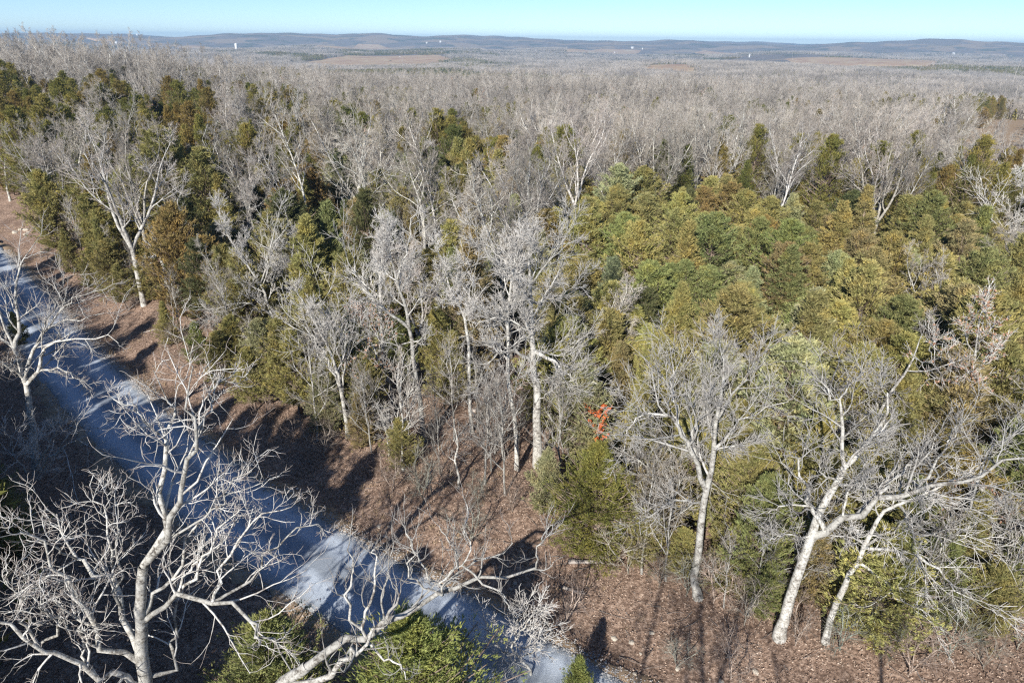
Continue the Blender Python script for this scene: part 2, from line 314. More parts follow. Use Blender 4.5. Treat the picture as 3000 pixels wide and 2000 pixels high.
def cedar_proto(name, h, rmax, nb, per, blades, peak=0.30, power=0.8, seed=0, base=0.06, bl=0.30, open_=0.0, bw=0.085):
    r = np.random.default_rng(seed + 77)
    t = base + (1 - base)*r.uniform(0, 1, nb)**0.95; az = r.uniform(0, 6.28, nb)
    prof = np.where(t < peak, 0.55 + 0.45*(t/peak), np.clip((1 - t)/(1 - peak), 0.02, 1)**power)
    lump = 1 + 0.24*np.sin(az*2 + t*7 + seed) + 0.2*np.sin(az*4 - t*13 + 2*seed)
    L = rmax*prof*lump*r.uniform(0.72, 1.12, nb) + 0.15
    el = np.radians(12 + 48*t + r.normal(0, 9, nb))
    d = np.stack([np.cos(el)*np.cos(az), np.cos(el)*np.sin(az), np.sin(el)], 1)
    z0 = t*h - L*np.sin(el)*0.55; pos = np.stack([0*z0, 0*z0, np.clip(z0, 0.1, None)], 1)
    K = 5; P = np.zeros((nb, K, 3)); P[:, 0] = pos; dd = d.copy()
    for k in range(1, K):
        dd = nrm(dd + r.normal(size=(nb, 3))*0.10 + UP*0.06); P[:, k] = P[:, k - 1] + dd*(L/(K - 1))[:, None]
    R = 0.03*(1 - np.linspace(0, .8, K))[None, :]*np.clip(L, .3, 3)[:, None]*0.6 + 0.004
    n = nb*per; idx = np.repeat(np.arange(nb), per); tt = 1 - (1 - 0.28 - open_)*r.uniform(0, 1, n)**1.25
    sp, tan, _ = sample(P, R, idx, tt); Ls = L[idx]
    side = nrm(np.cross(tan, UP))*r.normal(0, 1, n)[:, None]
    sp = sp + side*(0.17*Ls*(1.1 - 0.6*tt))[:, None] + r.normal(size=(n, 3))*0.07
    sdir = nrm(tan*1.1 + side*0.6 + UP*0.25 + r.normal(size=(n, 3))*0.25)
    i2 = np.repeat(np.arange(n), blades); q = sp[i2]; bd = nrm(sdir[i2] + r.normal(size=(n*blades, 3))*0.34)
    q = q + r.normal(size=q.shape)*0.05
    ln = (bl*r.uniform(0.6, 1.35, n*blades))[:, None]; wd = nrm(np.cross(bd, r.normal(size=q.shape)))*(bw*r.uniform(0.6, 1.3, n*blades))[:, None]
    V = np.stack([q - bd*ln*0.25, q + wd*0.5 + bd*ln*0.12, q + bd*ln*0.75, q - wd*0.5 + bd*ln*0.12], 1).reshape(-1, 3); F = np.arange(len(q)*4).reshape(-1, 4)
    ht = np.linspace(0, h*0.95, 9); Pt = np.stack([0.06*np.sin(ht*1.3 + seed), 0.06*np.cos(ht*1.1), ht], 1)[None]
    Rt = np.linspace(0.13*h/8, 0.015, 9)[None]
    tk = [(*tubes(Pt, Rt, 7), 0), (*tubes(P, R, 3), 0)]; fo = [(V, F, 0)]
    return dict(trunk=build_mesh(name + '_trunk', tk, [M['cedar_bark']]), crown=build_mesh(name + '_foliage', fo, [M['cedar']], False),
                whole=build_mesh(name + '_whole', tk + [(V, F[::2], 1)], [M['cedar_bark'], M['cedar_far']], False), h=h)
CPR = {}
CPR['broad']   = cedar_proto('broad_cedar', 8.0, 2.9, 310, 17, 7, 0.42, 0.60, 1, bl=0.25, bw=0.05)
CPR['column']  = cedar_proto('column_cedar', 9.0, 1.8, 260, 16, 6, 0.35, 0.75, 2, bl=0.25, bw=0.05)
CPR['cone']    = cedar_proto('cone_cedar', 8.5, 2.4, 290, 16, 6, 0.24, 0.8, 3, bl=0.25, bw=0.05)
CPR['ragged']  = cedar_proto('ragged_cedar', 9.5, 2.6, 200, 20, 7, 0.55, 0.52, 4, 0.2, 0.27, 0.1, 0.05)
CPR['tuft']    = cedar_proto('tuft_cedar', 4.0, 1.5, 150, 16, 6, 0.3, 0.75, 5, 0.03, 0.20, bw=0.045)
CPR['near']    = cedar_proto('near_cedar', 7.5, 2.6, 420, 22, 6, 0.38, 0.66, 6, 0.08, 0.17, 0.0, 0.036)

# ------------------------------------------------------------------ ground sheet
def ground():
    ys = np.concatenate([np.arange(-60, 16, 4.0), np.arange(16, 70, 0.8), np.arange(70, 140, 2.5), np.geomspace(140, 11500, 170)])
    ux = np.linspace(-1, 1, 221); V = []
    for y in ys:
        half = max(95.0, abs(y)*1.15 + 40); V.append(np.stack([np.sign(ux)*np.abs(ux)**1.15*half, np.full_like(ux, y)], 1))
    V = np.array(V); z = T(V[..., 0], V[..., 1])
    ad = np.abs(road_d(V[..., 0], V[..., 1])); z = z - 0.25*(1 - ss(2.2, 2.9, ad))
    W = np.concatenate([V, z[..., None]], -1); a, b = W.shape[:2]; i = (np.arange(a - 1)[:, None]*b + np.arange(b - 1)[None]).ravel()
    me = build_mesh('ground', [(W, np.stack([i, i + 1, i + b + 1, i + b], 1), 0)], [M['ground']])
    return tag(obj('ground', me), 'brown leaf-strewn ground running under the woods to the hills', 'ground', kind='structure')
ground()
def road():
    aa = np.arange(-170, 40, 0.5); u = np.linspace(0, 1, 25); nn = np.interp(aa, EA, EN) - RW/2
    wv = 0.35*np.sin(aa*0.9) + 0.25*np.sin(aa*2.3 + 1)
    n = nn[:, None] + (u[None] - 0.5)*(RW + 0.4 + 0.5*wv[:, None]); a = np.repeat(aa[:, None], len(u), 1)
    x = 0.722*a + 0.692*n; y = -0.692*a + 0.722*n
    z = T(x, y) + 0.004 + 0.10*(1 - (2*u[None] - 1)**2) - 0.035*(np.exp(-((u - .27)/.07)**2) + np.exp(-((u - .73)/.07)**2))[None]
    z[:, [0, -1]] -= 0.25
    W = np.stack([x, y, z], -1); A, B = W.shape[:2]; i = (np.arange(A - 1)[:, None]*B + np.arange(B - 1)[None]).ravel()
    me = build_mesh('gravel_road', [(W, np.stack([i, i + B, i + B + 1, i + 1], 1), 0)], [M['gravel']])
    at_ = me.attributes.new('across', 'FLOAT', 'POINT'); at_.data.foreach_set('value', np.tile(u, A).astype(np.float32))
    return tag(obj('gravel_road', me), 'grey gravel road crossing the lower left in blue shade', 'road', kind='structure')
road()

# pastures: open ground among the distant woods, given by their outline in the view, laid on the terrain
FIELDS = [[(880, 183), (1010, 163), (1290, 161), (1330, 170), (1270, 190), (1010, 196)], [(915, 137), (1050, 128), (1110, 130), (1175, 147), (1010, 145)],
          [(1865, 198), (1900, 192), (2015, 190), (2060, 214), (1960, 208)], [(2290, 174), (2500, 172), (2760, 181), (2740, 196), (2480, 196), (2330, 190)],
          [(515, 140), (560, 136), (625, 141), (610, 147), (530, 146)], [(250, 113), (330, 117), (335, 121), (280, 121)], [(2020, 157), (2060, 148), (2180, 158), (2170, 163), (2060, 160)],
          [(1640, 147), (1760, 143), (1880, 148), (1870, 157), (1660, 154)]]
CLEAR = [[(2790, 410), (2850, 365), (2990, 345), (3060, 345), (3060, 415), (2880, 440)]]
def inside(poly, x, y):
    c = np.zeros(np.shape(x), bool); n = len(poly)
    for k in range(n):
        (x1, y1), (x2, y2) = poly[k], poly[k - 1]
        if y1 == y2: continue
        c ^= ((y1 > y) != (y2 > y)) & (x < (x2 - x1)*(y - y1)/(y2 - y1) + x1)
    return c
FL = ['wide tan pasture beyond the bare woods, left of centre', 'pale hillside pasture above the wide tan one', 'tan field at the far edge of the bare woods, right of centre', 'long rust-brown field beyond the woods at right',
      'small pale field behind the white silo', 'narrow brown field below the left ridge', 'pale mound-shaped field above the cedar line at right', 'thin tan field strip in the distant valley']
def march(px, py):
    d = ray(px, py); t = np.geomspace(60, 9000, 6000)/d[1]; p = np.array([0, 0, H])[None] + d[None]*t[:, None]
    under = p[:, 2] < T(p[:, 0], p[:, 1]) + 0.5; k = np.argmax(under) if under.any() else len(t) - 1
    return p[k]
for poly, lab in zip(FIELDS + CLEAR, FL + ['sandy tan clearing among the trees at the right edge']):
    pts = np.array([march(*q)[:2] for q in poly]); c = pts.mean(0); rings = [c[None].repeat(len(pts), 0)]
    dense = np.concatenate([np.linspace(pts[k], pts[(k + 1) % len(pts)], 6, endpoint=False) for k in range(len(pts))])
    V = np.concatenate([c[None] + (dense - c)*s for s in np.linspace(0.02, 1, 12)]); m = len(dense)
    V = np.concatenate([V, (T(V[:, 0], V[:, 1]) + 0.004*np.hypot(V[:, 0], V[:, 1])**0.85 + .03)[:, None]], 1)
    V[-m:, 2] -= 0.004*np.hypot(V[-m:, 0], V[-m:, 1])**0.85 + 1.0
    F = np.array([(r_*m + k, r_*m + (k + 1) % m, (r_ + 1)*m + (k + 1) % m, (r_ + 1)*m + k) for r_ in range(11) for k in range(m)])
    tag(obj('pasture', build_mesh('pasture', [(V, F, 0)], [M['field'] if poly is not CLEAR[0] else M['dirt']])), lab, 'pasture', kind='structure')

# ------------------------------------------------------------------ hand-laid bare trees
def smooth_path(pts, K):
    pts = np.array(pts); n = len(pts)
    if n == 2: t = np.linspace(0, 1, K)[:, None]; return pts[0] + (pts[1] - pts[0])*t
    q = np.concatenate([[2*pts[0] - pts[1]], pts, [2*pts[-1] - pts[-2]]]); out = []
    for s in np.linspace(0, n - 1.0001, K):
        i = int(s); f = s - i; p0, p1, p2, p3 = q[i:i + 4]
        out.append(0.5*((2*p1) + (p2 - p0)*f + (2*p0 - 5*p1 + 4*p2 - p3)*f*f + (3*p1 - p0 - 3*p2 + p3)*f**3))
    return np.array(out)
HEROES = []
def hero(label, base, trunk, r, limbs, Y=None, name='bare_tree', cat='tree', auto=8, a=(8, 6, 5), gn=0.16, up=0.06, tw=0.010, L1=0.32, bark='bark', leafy=0, group=None, tip=0.03, t0=0.35, L2=0.42, col=(1, 1, 1), rs=0.8, lmin=0.7, fine=False):
    """trunk and limbs: pixel paths; limb = (path, depth at its tip, r0, r1)"""
    r *= rs; limbs = [(p_, d_, a_*rs, max(0.012, b_*rs)) for p_, d_, a_, b_ in limbs]
    if Y is None: b = gnd(*base); Y = b[1]
    else: b = at(*base, Y); b[2] = float(T(b[0], b[1])) if base[1] > 2000 or abs(b[2]) < 3 else b[2]
    tp = [at(x, y, Y) for x, y in trunk]
    if tp[0][2] > b[2] + 0.3 or True: tp = [np.array([b[0], b[1], float(T(b[0], b[1])) - 0.15])] + [p for p in tp if p[2] > float(T(b[0], b[1])) + 0.5]
    K = 16; Pt = smooth_path(tp, K); Pt[2:-1] += rng.normal(size=(K - 3, 3))*0.03
    Rt = r*(1 - np.linspace(0, 1, K)**1.1) + tip*np.linspace(0, 1, K); Rt[0] *= 1.35; Rt[1] *= 1.08
    o = root(name, tuple(tp[0]), label, cat, group); inv = tp[0]
    def part(nm, ch, ms, par=o): ob = obj(nm, build_mesh(nm, [(v - inv, f, k) for v, f, k in ch], ms), par); ob.color = (*col, 1); return ob
    tr = part('trunk', [(*tubes(Pt[None], Rt[None], 10), 0)], [M[bark]])
    allP = []; allR = []
    for path, dy, r0, r1 in limbs:
        n = len(path); pts = [at(x, y, Y + dy*k/(n - 1)) for k, (x, y) in enumerate(path)]
        # root the limb on the trunk or on an earlier limb
        cand = np.concatenate([Pt] + allP) if allP else Pt
        j = np.argmin(np.linalg.norm(cand - pts[0], axis=1))
        if np.linalg.norm(cand[j] - pts[0]) < 1.6: pts[0] = cand[j]
        P = smooth_path(pts, 12); P[2:] += rng.normal(size=(10, 3))*0.05*(1 + gn*3)*np.clip(np.linalg.norm(P[-1] - P[0])/4, .5, 1.2)
        R = np.linspace(r0, r1, 12); allP.append(P); allR.append(R)
        part('limb', [(*tubes(P[None], R[None], 8), 0)], [M[bark]])
    if auto:
        hh = np.linalg.norm(np.diff(Pt, axis=0), axis=1).sum()
        P1, R1 = kids(Pt[None], Rt[None], auto, t0, 0.98, (32, 62), lambda p, t: hh*L1*(1.25 - 0.9*t), 12, gn*0.6, up*0.8, 0.5, 0.016, 0.1, gn*0.2)
        for P, R in zip(P1, R1):
            allP.append(P); allR.append(R); part('limb', [(*tubes(P[None], R[None], 6), 0)], [M['limb']])
    LP = np.array(allP); LR = np.array(allR)
    (P2, R2), (P3, R3), (P4, R4) = twig_levels(LP, LR, a, tw*(1.0 if fine else 1.2), 5 if fine else 4, 4 if fine else 2, gn=gn, up=up, L2=L2, lmin=lmin, mult=1.15)
    ch = [(*tubes(P2, R2, 5), 0), (*tubes(P3, R3, 3), 0), (*tubes(P4, R4, 3), 1)]
    if leafy: ch.append((*leaves(P3, R3, leafy, 0.17), 2))
    part('crown', ch, [M['limb'], M['twig_near' if fine else 'twig'], M['dry_leaf']])
    HEROES.append(tp[0]); return o

hero('huge gnarled white-barked oak with forking limbs at bottom left, nearest the camera', (470, 2330), [(430, 2100), (425, 1985), (411, 1880), (411, 1791), (420, 1657)], 0.40,
     [([(425, 1640), (451, 1612), (473, 1550), (460, 1510), (469, 1447), (482, 1389), (491, 1300), (482, 1275), (491, 1226), (509, 1199), (487, 1172), (450, 1078)], 0.8, 0.19, 0.02),
      ([(430, 1638), (504, 1563), (522, 1478), (531, 1447), (553, 1358), (582, 1305), (585, 1239), (567, 1195), (545, 1150), (562, 1070)], -0.6, 0.17, 0.02),
      ([(402, 1938), (366, 1804), (317, 1720), (263, 1657), (214, 1608), (179, 1550), (134, 1470)], 1.2, 0.17, 0.025),
      ([(402, 1961), (339, 1889), (290, 1836), (241, 1746), (196, 1688), (147, 1653), (134, 1581), (80, 1550)], -1.2, 0.16, 0.02),
      ([(424, 1836), (464, 1787), (536, 1766), (661, 1778), (714, 1813), (759, 1845), (804, 1889), (845, 1965)], -1.5, 0.15, 0.03),
      ([(437, 1818), (451, 1746), (469, 1711), (522, 1670), (553, 1568), (607, 1496), (661, 1447), (777, 1410)], 1.5, 0.12, 0.015),
      ([(425, 1990), (500, 1960), (512, 1900), (518, 1836), (513, 1702), (504, 1581), (515, 1500)], 2.0, 0.12, 0.02),
      ([(410, 2010), (366, 1996), (312, 1970), (250, 1956), (192, 1916), (112, 1889), (58, 1854), (-30, 1840)], -2.0, 0.19, 0.06),
      ([(585, 1239), (620, 1190), (635, 1130), (700, 1100)], 0.6, 0.05, 0.012), ([(491, 1300), (430, 1240), (390, 1190), (330, 1170)], -0.5, 0.06, 0.012),
      ([(560, 1560), (620, 1500), (680, 1410), (740, 1370)], 0.6, 0.06, 0.012), ([(317, 1720), (330, 1600), (290, 1480), (250, 1400)], 1.0, 0.07, 0.012),
      ([(196, 1688), (150, 1600), (60, 1560), (-10, 1530)], -1.0, 0.06, 0.012), ([(112, 1889), (60, 1800), (50, 1740), (10, 1690)], -1.0, 0.08, 0.02), ([(560, 1770), (570, 1690), (610, 1620), (650, 1540), (690, 1480)], 0.8, 0.09, 0.014), ([(650, 1778), (640, 1690), (690, 1600), (750, 1530), (860, 1470)], 0.4, 0.09, 0.014), ([(700, 1800), (720, 1700), (790, 1610), (880, 1550), (950, 1530)], 1.0, 0.08, 0.014), ([(513, 1720), (560, 1660), (640, 1600), (700, 1520)], 1.4, 0.07, 0.012), ([(366, 1804), (340, 1700), (350, 1600), (310, 1500), (330, 1420)], 0.8, 0.09, 0.014), ([(290, 1836), (200, 1800), (140, 1740), (60, 1720)], -1.0, 0.08, 0.014), ([(192, 1916), (180, 1830), (130, 1790), (90, 1780)], -1.6, 0.08, 0.014), ([(250, 1956), (230, 1880), (250, 1820), (220, 1750)], -1.4, 0.07, 0.012)],
     Y=16.0, auto=0, a=(9, 5, 3), gn=0.27, up=0.06, tw=0.008, L2=0.31, lmin=0.55, rs=0.62, tip=0.14, fine=True)
hero('pale oak limb reaching over the gravel road at bottom centre, covered in upright shoots', (560, 2700), [(700, 2400), (760, 2150), (820, 2010), (900, 1950)], 0.30,
     [([(880, 1960), (1000, 1880), (1080, 1850), (1160, 1805), (1240, 1770), (1340, 1715), (1440, 1690), (1575, 1658)], 1.0, 0.21, 0.05),
      ([(890, 2040), (960, 1975), (1010, 1925), (1060, 1888), (1130, 1850)], -0.9, 0.17, 0.05),
      ([(1240, 1770), (1300, 1730), (1340, 1680), (1400, 1640), (1510, 1600)], 1.5, 0.10, 0.02), ([(1045, 1850), (1020, 1760), (1030, 1680), (1025, 1590)], 0.2, 0.07, 0.012),
      ([(1080, 1840), (1090, 1740), (1100, 1650), (1090, 1600)], 0.7, 0.07, 0.012), ([(1225, 1770), (1205, 1690), (1200, 1620), (1190, 1560)], -0.4, 0.05, 0.012),
      ([(1130, 1830), (1120, 1740), (1140, 1660), (1150, 1590)], 1.2, 0.05, 0.012), ([(1345, 1710), (1260, 1690), (1220, 1620), (1185, 1550)], 0.8, 0.06, 0.012),
      ([(1340, 1715), (1370, 1640), (1365, 1560), (1370, 1480)], 1.4, 0.05, 0.012), ([(1570, 1660), (1575, 1610), (1595, 1565), (1620, 1530)], 1.0, 0.04, 0.012),
      ([(1400, 1700), (1470, 1740), (1490, 1770), (1505, 1790)], -0.5, 0.05, 0.014), ([(1050, 1900), (1120, 1930), (1150, 1940), (1180, 1945), (1185, 1990)], -0.8, 0.06, 0.014),
      ([(1310, 1720), (1340, 1650), (1320, 1590), (1290, 1540)], 0.9, 0.05, 0.012)],
     Y=13.5, auto=0, a=(6, 4, 2), gn=0.20, up=0.16, tw=0.007, L2=0.26, lmin=0.5, rs=0.6, tip=0.15, fine=True)
hero('white-limbed bare tree at the left edge, spreading over the shaded road', (110, 1400), [(100, 1320), (94, 1235), (83, 1168), (78, 1134), (67, 1100), (51, 1045), (33, 1007), (10, 950), (-10, 880)], 0.30,
     [([(49, 1011), (49, 967), (56, 922), (45, 829), (67, 760), (100, 715)], 1.5, 0.15, 0.02), ([(78, 1134), (107, 1090), (114, 1056), (125, 1038), (150, 1013), (210, 990), (300, 985), (345, 1000)], -1.5, 0.16, 0.02),
      ([(76, 1095), (96, 1029), (116, 998), (138, 965), (170, 940), (240, 930), (300, 920)], 1.0, 0.14, 0.02), ([(112, 1079), (143, 1081), (201, 1094), (232, 1112), (270, 1140)], -1.2, 0.09, 0.015),
      ([(138, 965), (180, 900), (240, 870), (330, 840)], 0.6, 0.07, 0.012), ([(60, 1060), (20, 1000), (-30, 960), (-80, 930)], 0.5, 0.12, 0.03), ([(70, 1110), (20, 1070), (-40, 1040)], -1.5, 0.12, 0.04), ([(96, 1029), (150, 920), (170, 860), (185, 800)], 1.2, 0.06, 0.012)],
     auto=0, a=(9, 6, 4), gn=0.16, up=0.07, tw=0.010, L2=0.34, fine=True)
hero('tall thick-trunked white oak standing in the middle of the picture', (1576, 1365), [(1576, 1346), (1574, 1230), (1574, 1141), (1562, 1074), (1558, 1007), (1558, 918), (1554, 829), (1548, 770), (1552, 715)], 0.36,
     [([(1562, 1038), (1616, 1056), (1647, 1087), (1696, 1114), (1760, 1125)], -1.5, 0.16, 0.03), ([(1565, 1010), (1594, 1030), (1638, 1040), (1690, 1010), (1740, 960)], 1.8, 0.10, 0.02),
      ([(1553, 1043), (1513, 1029), (1469, 1038), (1429, 1065), (1405, 1110)], -1.5, 0.13, 0.02), ([(1558, 989), (1531, 958), (1490, 935), (1440, 930), (1390, 960)], -2.0, 0.10, 0.015),
      ([(1558, 900), (1576, 882), (1607, 870), (1670, 850), (1720, 800)], 1.5, 0.09, 0.015), ([(1576, 1155), (1607, 1145), (1640, 1120), (1690, 1110)], -2.5, 0.06, 0.015), ([(1555, 850), (1510, 790), (1450, 740), (1400, 690)], 1.0, 0.08, 0.015),
      ([(1556, 830), (1610, 760), (1650, 700), (1690, 650)], -0.8, 0.08, 0.015)],
     auto=9, a=(10, 8, 6), gn=0.14, up=0.07, tw=0.010, t0=0.45, L1=0.24, rs=.76)
hero('slim straight white trunk just left of the thick central oak', (1515, 1375), [(1513, 1346), (1509, 1230), (1495, 1141), (1489, 1052), (1487, 962), (1491, 873), (1504, 790), (1510, 740)], 0.20,
     [([(1489, 960), (1450, 925), (1400, 900), (1350, 880)], -1.0, 0.07, 0.015), ([(1497, 1150), (1520, 1110), (1560, 1080)], -2, .05, .015)], auto=10, a=(8, 6, 5), gn=0.12, up=0.09, L1=0.2, t0=0.45)
hero('forked white tree left of centre, one stem curving to the left', (1243, 1290), [(1241, 1275), (1228, 1163), (1214, 1074), (1205, 985), (1187, 895), (1165, 829), (1152, 775), (1138, 720)], 0.21,
     [([(1205, 975), (1161, 931), (1112, 891), (1067, 846), (1030, 770), (1010, 700)], -1.2, 0.14, 0.02), ([(1205, 1000), (1222, 998), (1245, 990), (1250, 960)], -1.0, 0.06, 0.015), ([(1165, 829), (1185, 750), (1200, 680), (1215, 620)], 0.8, .08, .015),
      ([(1208, 1015), (1160, 1010), (1110, 990), (1070, 960)], -1.5, .06, .012)], auto=9, a=(8, 6, 5), gn=0.13, up=0.08, L1=0.22, t0=0.5)
hero('straight pale tree behind the left-curving forked one', (1128, 1085), [(1120, 1007), (1116, 918), (1114, 829), (1120, 740), (1124, 660)], 0.22, [([(1116, 918), (1090, 870), (1040, 830), (990, 800)], 1, .09, .015)], auto=11, gn=0.12, up=0.08, L1=0.24, a=(8, 6, 5))
hero('bent slender tree between the forked tree and the central oak', (1383, 1265), [(1380, 1230), (1375, 1119), (1370, 985), (1357, 918), (1326, 864), (1308, 806), (1290, 748)], 0.17,
     [([(1362, 930), (1374, 870), (1385, 820), (1400, 750)], 0.5, 0.08, 0.015), ([(1340, 880), (1310, 870), (1280, 850)], -0.8, .06, .012)], auto=8, gn=0.15, up=0.06, L1=0.2, t0=0.5)
hero('multi-stemmed tree at the wood edge leaning left above the bank', (1020, 1280), [(1018, 1265), (1009, 1186), (995, 1120), (982, 1070), (951, 1000), (915, 930), (880, 870)], 0.17,
     [([(1005, 1170), (1000, 1096), (985, 1010), (960, 930), (930, 840)], 0.8, 0.11, 0.015), ([(1000, 1140), (960, 1060), (910, 980), (850, 930)], -0.8, 0.10, 0.015), ([(1003, 1150), (1010, 1060), (1000, 980), (1005, 900)], 1.5, .08, .015)], auto=8, gn=0.11, up=0.08, L1=0.24, t0=0.35)
hero('tall white oak with two main limbs above the sunny bank, right of the dark cedar', (2046, 1748), [(2040, 1720), (2033, 1702), (2045, 1612), (2058, 1501), (2067, 1447), (2085, 1360), (2092, 1294), (2097, 1240), (2110, 1173), (2117, 1120), (2121, 1040)], 0.27,
     [([(2067, 1440), (2045, 1380), (2031, 1327), (2010, 1290), (1992, 1262), (1965, 1227), (1938, 1198), (1916, 1155), (1905, 1090)], -1.2, 0.16, 0.02),
      ([(2090, 1300), (2112, 1294), (2157, 1247), (2224, 1207), (2300, 1180)], -1.2, 0.10, 0.015), ([(1965, 1227), (1970, 1150), (1968, 1080), (1960, 990)], 1.0, 0.07, 0.012), ([(2040, 1360), (2030, 1270), (2060, 1190), (2085, 1090), (2075, 1010)], 1.6, 0.09, 0.012),
      ([(2058, 1480), (2000, 1460), (1930, 1490), (1870, 1530)], -1.2, 0.08, 0.012), ([(1965, 1227), (1900, 1210), (1850, 1250), (1820, 1330)], -1.4, .07, .012), ([(2100, 1220), (2160, 1140), (2210, 1090), (2250, 1020)], 1.5, .08, .012)],
     auto=6, a=(10, 7, 5), gn=0.15, up=0.08, tw=0.009, t0=0.42, L1=0.24)
hero('big leaning white oak at lower right with a long limb sweeping to the right edge', (2283, 1866), [(2290, 1830), (2304, 1791), (2330, 1702), (2357, 1621), (2380, 1559), (2411, 1479), (2446, 1421), (2473, 1367), (2513, 1337), (2563, 1275), (2594, 1217), (2600, 1150)], 0.32,
     [([(2384, 1590), (2429, 1554), (2491, 1510), (2554, 1465), (2625, 1438), (2680, 1430), (2759, 1420), (2848, 1398), (2920, 1365), (3010, 1330)], -1.5, 0.21, 0.04), ([(2390, 1540), (2393, 1501), (2371, 1456), (2357, 1412), (2339, 1360), (2345, 1310)], -0.8, 0.13, 0.025),
      ([(2473, 1367), (2464, 1320), (2460, 1253), (2460, 1177), (2429, 1150), (2410, 1090)], 0.8, 0.12, 0.02), ([(2380, 1560), (2330, 1570), (2285, 1565), (2250, 1590)], -1.2, 0.06, 0.015), ([(2680, 1430), (2740, 1350), (2790, 1290), (2830, 1220)], 1.0, 0.08, 0.015),
      ([(2372, 1470), (2300, 1480), (2260, 1500), (2230, 1540)], 0.6, .06, .012), ([(2554, 1465), (2620, 1400), (2690, 1360), (2740, 1290)], 1.2, .09, .012), ([(2680, 1430), (2760, 1480), (2840, 1490), (2930, 1520)], -1.0, .08, .012), ([(2491, 1510), (2480, 1440), (2520, 1400), (2540, 1350)], -1.0, .06, .012), ([(2848, 1398), (2890, 1320), (2930, 1290), (2960, 1230)], 0.8, .06, .012), ([(2759, 1420), (2700, 1500), (2660, 1540), (2640, 1600)], -1.2, .06, .012), ([(2440, 1430), (2400, 1380), (2410, 1330)], .5, .07, .012), ([(2460, 1177), (2490, 1130), (2520, 1100), (2530, 1060)], 1, .05, .012)],
     auto=5, a=(10, 6, 4), gn=0.19, up=0.05, tw=0.009, t0=0.5, L1=0.2)
hero('leaning white tree beside the big lower right oak, its limbs drooping to the right', (2418, 1878), [(2425, 1845), (2437, 1800), (2473, 1711), (2504, 1657), (2536, 1590), (2571, 1523), (2616, 1483), (2700, 1450), (2800, 1400)], 0.20,
     [([(2536, 1600), (2600, 1615), (2690, 1630), (2770, 1690), (2795, 1730), (2850, 1760)], -1.5, 0.10, 0.015), ([(2510, 1655), (2580, 1690), (2620, 1750), (2680, 1780), (2740, 1830)], -1.5, 0.08, 0.012), ([(2616, 1483), (2690, 1540), (2780, 1600), (2850, 1650)], 0.8, 0.08, 0.012),
      ([(2540, 1590), (2610, 1560), (2700, 1560), (2800, 1540), (2880, 1560)], 0.5, .08, .012)], auto=6, a=(8, 6, 4), gn=0.17, up=-0.01, tw=0.009, t0=0.5, L1=0.2)
hero('oak at the right still holding pinkish-brown dead leaves', (2785, 1440), [(2795, 1380), (2799, 1275), (2817, 1163), (2839, 1096), (2857, 1030), (2870, 930)], 0.20, [([(2810, 1200), (2770, 1130), (2740, 1070), (2720, 1000)], -0.8, .09, .015), ([(2825, 1140), (2880, 1100), (2940, 1080)], .8, .08, .015)], auto=9, a=(8, 6, 4), gn=0.15, leafy=2, L1=.3)
hero('small oak with clinging pinkish dead leaves at the wood edge left of centre', (1150, 1190), [(1140, 1120), (1110, 1060), (1080, 980), (1060, 930)], 0.11, [], auto=10, a=(7, 5, 3), gn=0.17, leafy=3, L1=0.5, t0=.25)
hero('small oak with brown dead leaves tangled right of the leaning white tree', (2840, 1700), [(2840, 1640), (2850, 1560), (2870, 1480)], 0.10, [], auto=9, a=(7, 5, 3), gn=0.17, leafy=3, L1=0.5, t0=.25)
hero('thick-trunked white tree leaning right at the right edge above the cedars', (2895, 860), [(2902, 824), (2924, 775), (2951, 717), (2973, 672), (2990, 600), (3000, 520)], 0.30, [([(2951, 717), (2920, 660), (2900, 600), (2880, 540)], -1, .13, .02), ([(2935, 750), (2990, 720), (3050, 700)], 1, .1, .02)], auto=9, gn=0.14, L1=.32, a=(8, 7, 5))
hero('bare tree leaning left among cedars, left of the forked white tree', (850, 1020), [(840, 990), (830, 976), (786, 900), (768, 842), (723, 775), (670, 695), (640, 620)], 0.19, [([(786, 900), (720, 890), (650, 900), (590, 930)], -1.5, .09, .012), ([(768, 842), (790, 760), (800, 690), (820, 620)], 1, .09, .012)], auto=10, a=(8, 7, 5), gn=0.13, up=.08, L1=.28)
hero('pale upright tree with a hooked limb behind the left-leaning bare tree', (858, 985), [(853, 918), (855, 837), (853, 784), (860, 700)], 0.17, [([(855, 840), (875, 820), (900, 815), (925, 822)], -1, .09, .03), ([(853, 800), (825, 775), (800, 770)], -.5, .08, .02)], auto=9, gn=.16, L1=.28)
hero('dead forked tree with a dark broken-off stub, rising from the cedars at left', (500, 880), [(495, 850), (482, 797), (476, 760), (478, 720), (490, 690), (500, 640)], 0.33, [([(480, 775), (473, 753), (458, 732), (444, 720)], -.8, .24, .16), ([(478, 800), (440, 785), (425, 770)], -1, .15, .03), ([(490, 690), (520, 670), (525, 600), (530, 540)], 0.6, .12, .02)], auto=6, gn=.2, L1=.3, bark='bark', name='dead_tree', t0=.55)
hero('tall white broken-topped dead tree among dark cedars, upper centre', (1312, 660), [(1308, 625), (1303, 571), (1286, 518), (1278, 470), (1270, 430)], 0.28, [([(1306, 600), (1318, 570), (1326, 545)], -.5, .16, .08), ([(1310, 610), (1325, 590), (1343, 577)], -.8, .12, .04)], auto=6, gn=.2, L1=.22, name='dead_tree', t0=.45)
hero('tall white trunk standing alone between bare trees in the upper right', (2129, 625), [(2129, 598), (2134, 540), (2134, 482), (2130, 430), (2135, 380)], 0.27, [([(2134, 482), (2118, 450), (2108, 420)], 0, .12, .02), ([(2134, 480), (2155, 445), (2165, 420)], 0, .12, .02)], auto=7, gn=.13, L1=.24, t0=.55)
